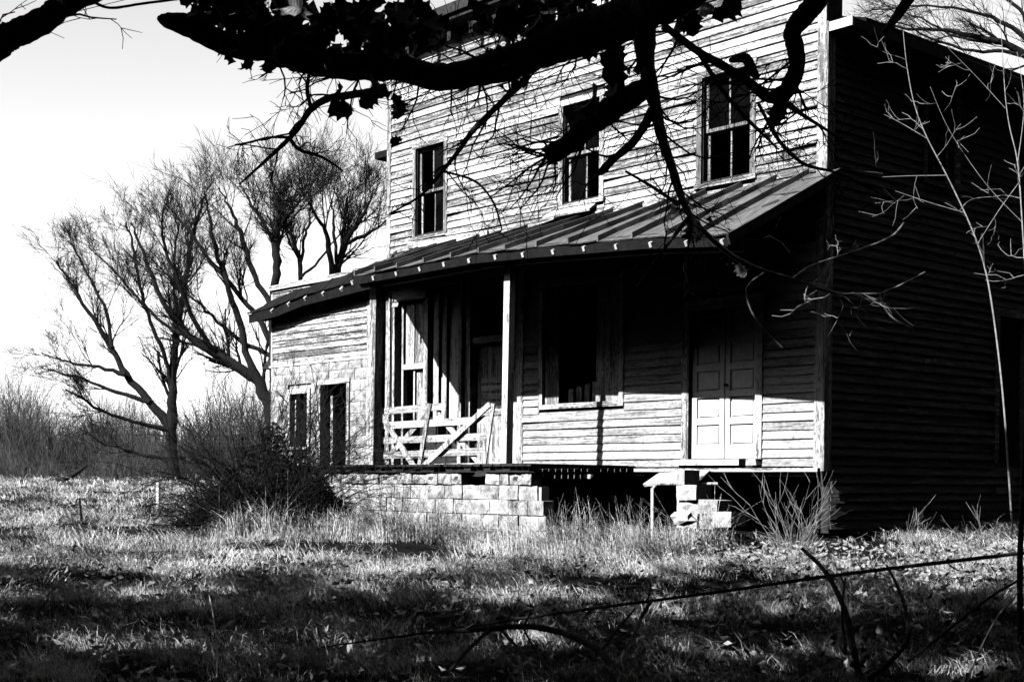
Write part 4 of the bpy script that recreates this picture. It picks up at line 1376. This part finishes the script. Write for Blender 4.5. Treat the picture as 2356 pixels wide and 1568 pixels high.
# unseen leaves added along the sun's rays to keep the limbs dark
LQ = np.concatenate([np.asarray(q) for q in LIMB_PTS])
q_ = LQ[RNG.integers(0, len(LQ), 9000)] + RNG.normal(0, .12, (9000, 3))
P = np.concatenate([P, q_ + TO_SUN[None] * RNG.uniform(1.2, 5.5, (9000, 1))]); n = len(P)
rel = P - CAM
pd = rel @ FWD; pr_ = rel @ RGT; pz = rel[:, 2]
vis = (pd > .3) & (np.abs(pr_) < .42 * pd + .3) & (pz < .42 * pd + .3)
P = P[~vis]; n = len(P)
a1 = RNG.normal(0, 1, (n, 3)); a1 /= np.linalg.norm(a1, axis=1, keepdims=True)
a2 = np.cross(a1, RNG.normal(0, 1, (n, 3))); a2 /= np.linalg.norm(a2, axis=1, keepdims=True)
s = RNG.uniform(.07, .14, (n, 1))
V = np.stack([P - a1 * s, P + a2 * s * .6, P + a1 * s, P - a2 * s * .6], 1).reshape(-1, 3)
o = MB().add(V, np.arange(4 * n).reshape(-1, 4)).build('crown', M_LEAF, oak)
o['kind'] = 'stuff'

# ------------------------------------------------------------------ saplings, weeds, fallen branches, stake
def sapling(label, polys, depth, mat=M_TWIGL, twigs=10, tl=.36, name='sapling', base=True, group='saplings by the dark side wall', cat='sapling', rs=.55):
    t = thing(name, (0, 0, 0), label, cat, group)
    for i, poly in enumerate(polys):
        limb([(x, y, r_ * rs, depth) for x, y, r_ in poly], t, 'stem' if i == 0 else 'branch', 6, twigs=twigs if i == 0 else max(1, twigs // 3), tl=tl, mat=mat, up=.2, sub=1)
    return t


sapling('tall slender bare sapling in sun before the dark side wall, left of two', [
    [(2330, 1230, 6), (2310, 900, 6), (2275, 640, 5), (2241, 534, 4.5), (2179, 404, 4), (2132, 317, 3.4), (2103, 241, 3), (2085, 146, 2.4), (2078, 73, 1.5)],
    [(2132, 319, 2.6), (2075, 284, 2.4), (2034, 264, 1.6)], [(2179, 404, 2.6), (2085, 405, 2.2), (2030, 408, 1.5)], [(2220, 490, 2.6), (2150, 470, 2), (2060, 440, 1.4)]], 13.6, twigs=8, rs=.4)
sapling('tall bare sapling in sun at the right edge of the view', [
    [(2380, 1260, 9), (2372, 900, 8), (2360, 640, 7), (2352, 512, 6), (2342, 366, 5.5), (2323, 296, 4.4), (2313, 227, 3.6), (2306, 108, 2.5), (2300, 30, 1.5)],
    [(2342, 370, 4), (2360, 240, 3), (2340, 120, 2)], [(2352, 512, 3), (2270, 430, 2.4), (2180, 300, 1.8), (2140, 200, 1.2)], [(2345, 420, 3), (2300, 480, 2.4), (2250, 560, 2)], [(2313, 250, 3), (2250, 180, 2), (2180, 110, 1.2)]], 13.0, twigs=9, rs=.28)
sapling('grey rough stem rising along the right border of the view', [[(2350, 1640, 15), (2342, 1400, 13), (2348, 1250, 12), (2352, 1120, 11), (2362, 900, 9), (2380, 600, 7)]], 10.2, M_BARK, 3, rs=.55)


def weed(label, x, d_, n_, h, spread, name='weed_clump', mat=M_TWIGL, group='bare weeds before the house'):
    t = thing(name, (0, 0, 0), label, 'weed', group)
    p = at(x, 1145, d_); p[2] = float(ground_z(p[0], p[1])) - .02
    mb = MB()
    for k in range(n_):
        grow(mb, p + RGT * RNG.normal(0, .05), unit(RGT * RNG.normal(0, spread) + FWD * RNG.normal(0, spread * .6) + UPV), h * RNG.uniform(.5, 1.1), .0032, 1, 3, up=.1, wig=.18, rmin=.0016, kids=(3, 3, 2), spread=(.3, .7))
    mb.build('stem', mat, t)
    return t


weed('large spray of bare branching weed right of the broken steps', 1822, 15.2, 22, .75, .45)
weed('thin upright weed stalks before the side wall, right of the weed spray', 2110, 15.0, 7, .55, .25)
weed('upright weed stalks rooted in the leaf bank near the right edge', 2250, 14.6, 6, .55, .2)
weed('two tall thin stalks standing under the house wall beside the pipe', 1440, 17.0, 3, .75, .12)
weed('few thin bent stalks beside the ragged end of the foundation', 1270, 17.6, 4, .6, .3)


def fallen(label, polys, name='fallen_branch', mat=M_BARKN, twigs=3, cat='branch', group='fallen branches in the near grass'):
    t = thing(name, (0, 0, 0), label, cat, group)
    for i, poly in enumerate(polys):
        limb(poly, t, 'stem' if i == 0 else 'branch', 8, twigs=twigs if i == 0 else 0, tl=.35, mat=mat, sub=1)
    return t


fallen('long straight dark fallen branch slanting across the near grass to the right edge', [
    [(740, 1488, 2.0, 9.6), (1000, 1452, 2.9, 9.8), (1300, 1408, 3.9, 10.0), (1640, 1362, 3.9, 10.4), (1900, 1322, 4.4, 10.9), (2150, 1295, 4.9, 11.4), (2370, 1270, 4.4, 12.0)],
    [(1500, 1378, 3.9, 10.2), (1470, 1430, 4.4, 10.0), (1450, 1490, 3.9, 9.6), (1440, 1520, 2.9, 9.4)],
    [(1490, 1380, 2.9, 10.2), (1500, 1345, 2.9, 10.3), (1485, 1330, 2.0, 10.4)]])
fallen('crooked dark forked branch lying in the middle of the near grass', [
    [(985, 1455, 4.2, 9.6), (1100, 1445, 6.3, 9.5), (1220, 1435, 7.0, 9.4), (1310, 1460, 7.7, 9.2), (1380, 1500, 8.4, 8.9), (1430, 1560, 9.1, 8.6), (1450, 1620, 8.4, 8.3)],
    [(1130, 1445, 4.9, 9.5), (1080, 1490, 4.9, 9.2), (1020, 1560, 3.5, 8.8)],
    [(1150, 1445, 3.5, 9.5), (1200, 1500, 3.5, 9.1), (1240, 1560, 2.8, 8.8)],
    [(1380, 1500, 4.2, 8.9), (1420, 1450, 3.5, 9.1), (1460, 1400, 2.8, 9.3)]])
fallen('dark dead sapling leaning and forking upward in the near grass at the right', [
    [(1990, 1610, 9.6, 9.0), (1968, 1500, 7.8, 9.2), (1940, 1400, 6.6, 9.4), (1900, 1310, 5.4, 9.7), (1845, 1262, 4.2, 9.9)],
    [(2000, 1560, 7.2, 9.1), (2060, 1510, 6.0, 9.3), (2090, 1470, 5.4, 9.4), (2085, 1400, 4.2, 9.5), (2060, 1340, 3.6, 9.7), (2040, 1300, 2.4, 9.8)],
    [(2090, 1520, 4.2, 9.3), (2180, 1450, 3.6, 9.6), (2280, 1370, 3.0, 10.0), (2370, 1320, 2.4, 10.4)],
    [(1945, 1500, 3.6, 9.2), (1935, 1400, 3.0, 9.3), (1945, 1330, 1.8, 9.5)]])
fallen('low dark log lying at the edge of the thicket on the far left', [[(40, 1120, 7, 44), (110, 1112, 8, 44), (165, 1098, 6, 44), (200, 1070, 3, 44)]], name='fallen_log', cat='log', twigs=2)
p = at(364, 1185, 25.0); p[2] = float(ground_z(p[0], p[1]))
tag(MB().box(p + [-.05, -.02, -.1], p + [.06, .02, .48], .004).build('marker_stake', M_WHITE), 'short white wooden stake standing in the field left of the bush', 'stake')
limb_t = thing('thin_stalk', (0, 0, 0), 'single thin dark stalk standing upright in the left field', 'stalk')
limb([(190, 1222, 3, 21), (187, 1190, 3, 21), (183, 1145, 2.4, 21)], limb_t, 'stem', 5)
limb_t = thing('bent_stalk', (0, 0, 0), 'long pale bent grass stalk curving up from the bottom edge', 'stalk')
limb([(498, 1590, 2, 9), (500, 1500, 2, 9.3), (492, 1420, 1.6, 9.7), (476, 1345, 1.2, 10.2)], limb_t, 'stem', 5, mat=M_TWIGL)
limb_t = thing('bowed_stalk', (0, 0, 0), 'long pale bowed stalk leaning right above the near grass at lower right', 'stalk')
limb([(2220, 1590, 2.2, 9), (2240, 1520, 2, 9.2), (2290, 1420, 1.8, 9.5), (2345, 1360, 1.4, 9.8)], limb_t, 'stem', 5, mat=M_TWIGL)
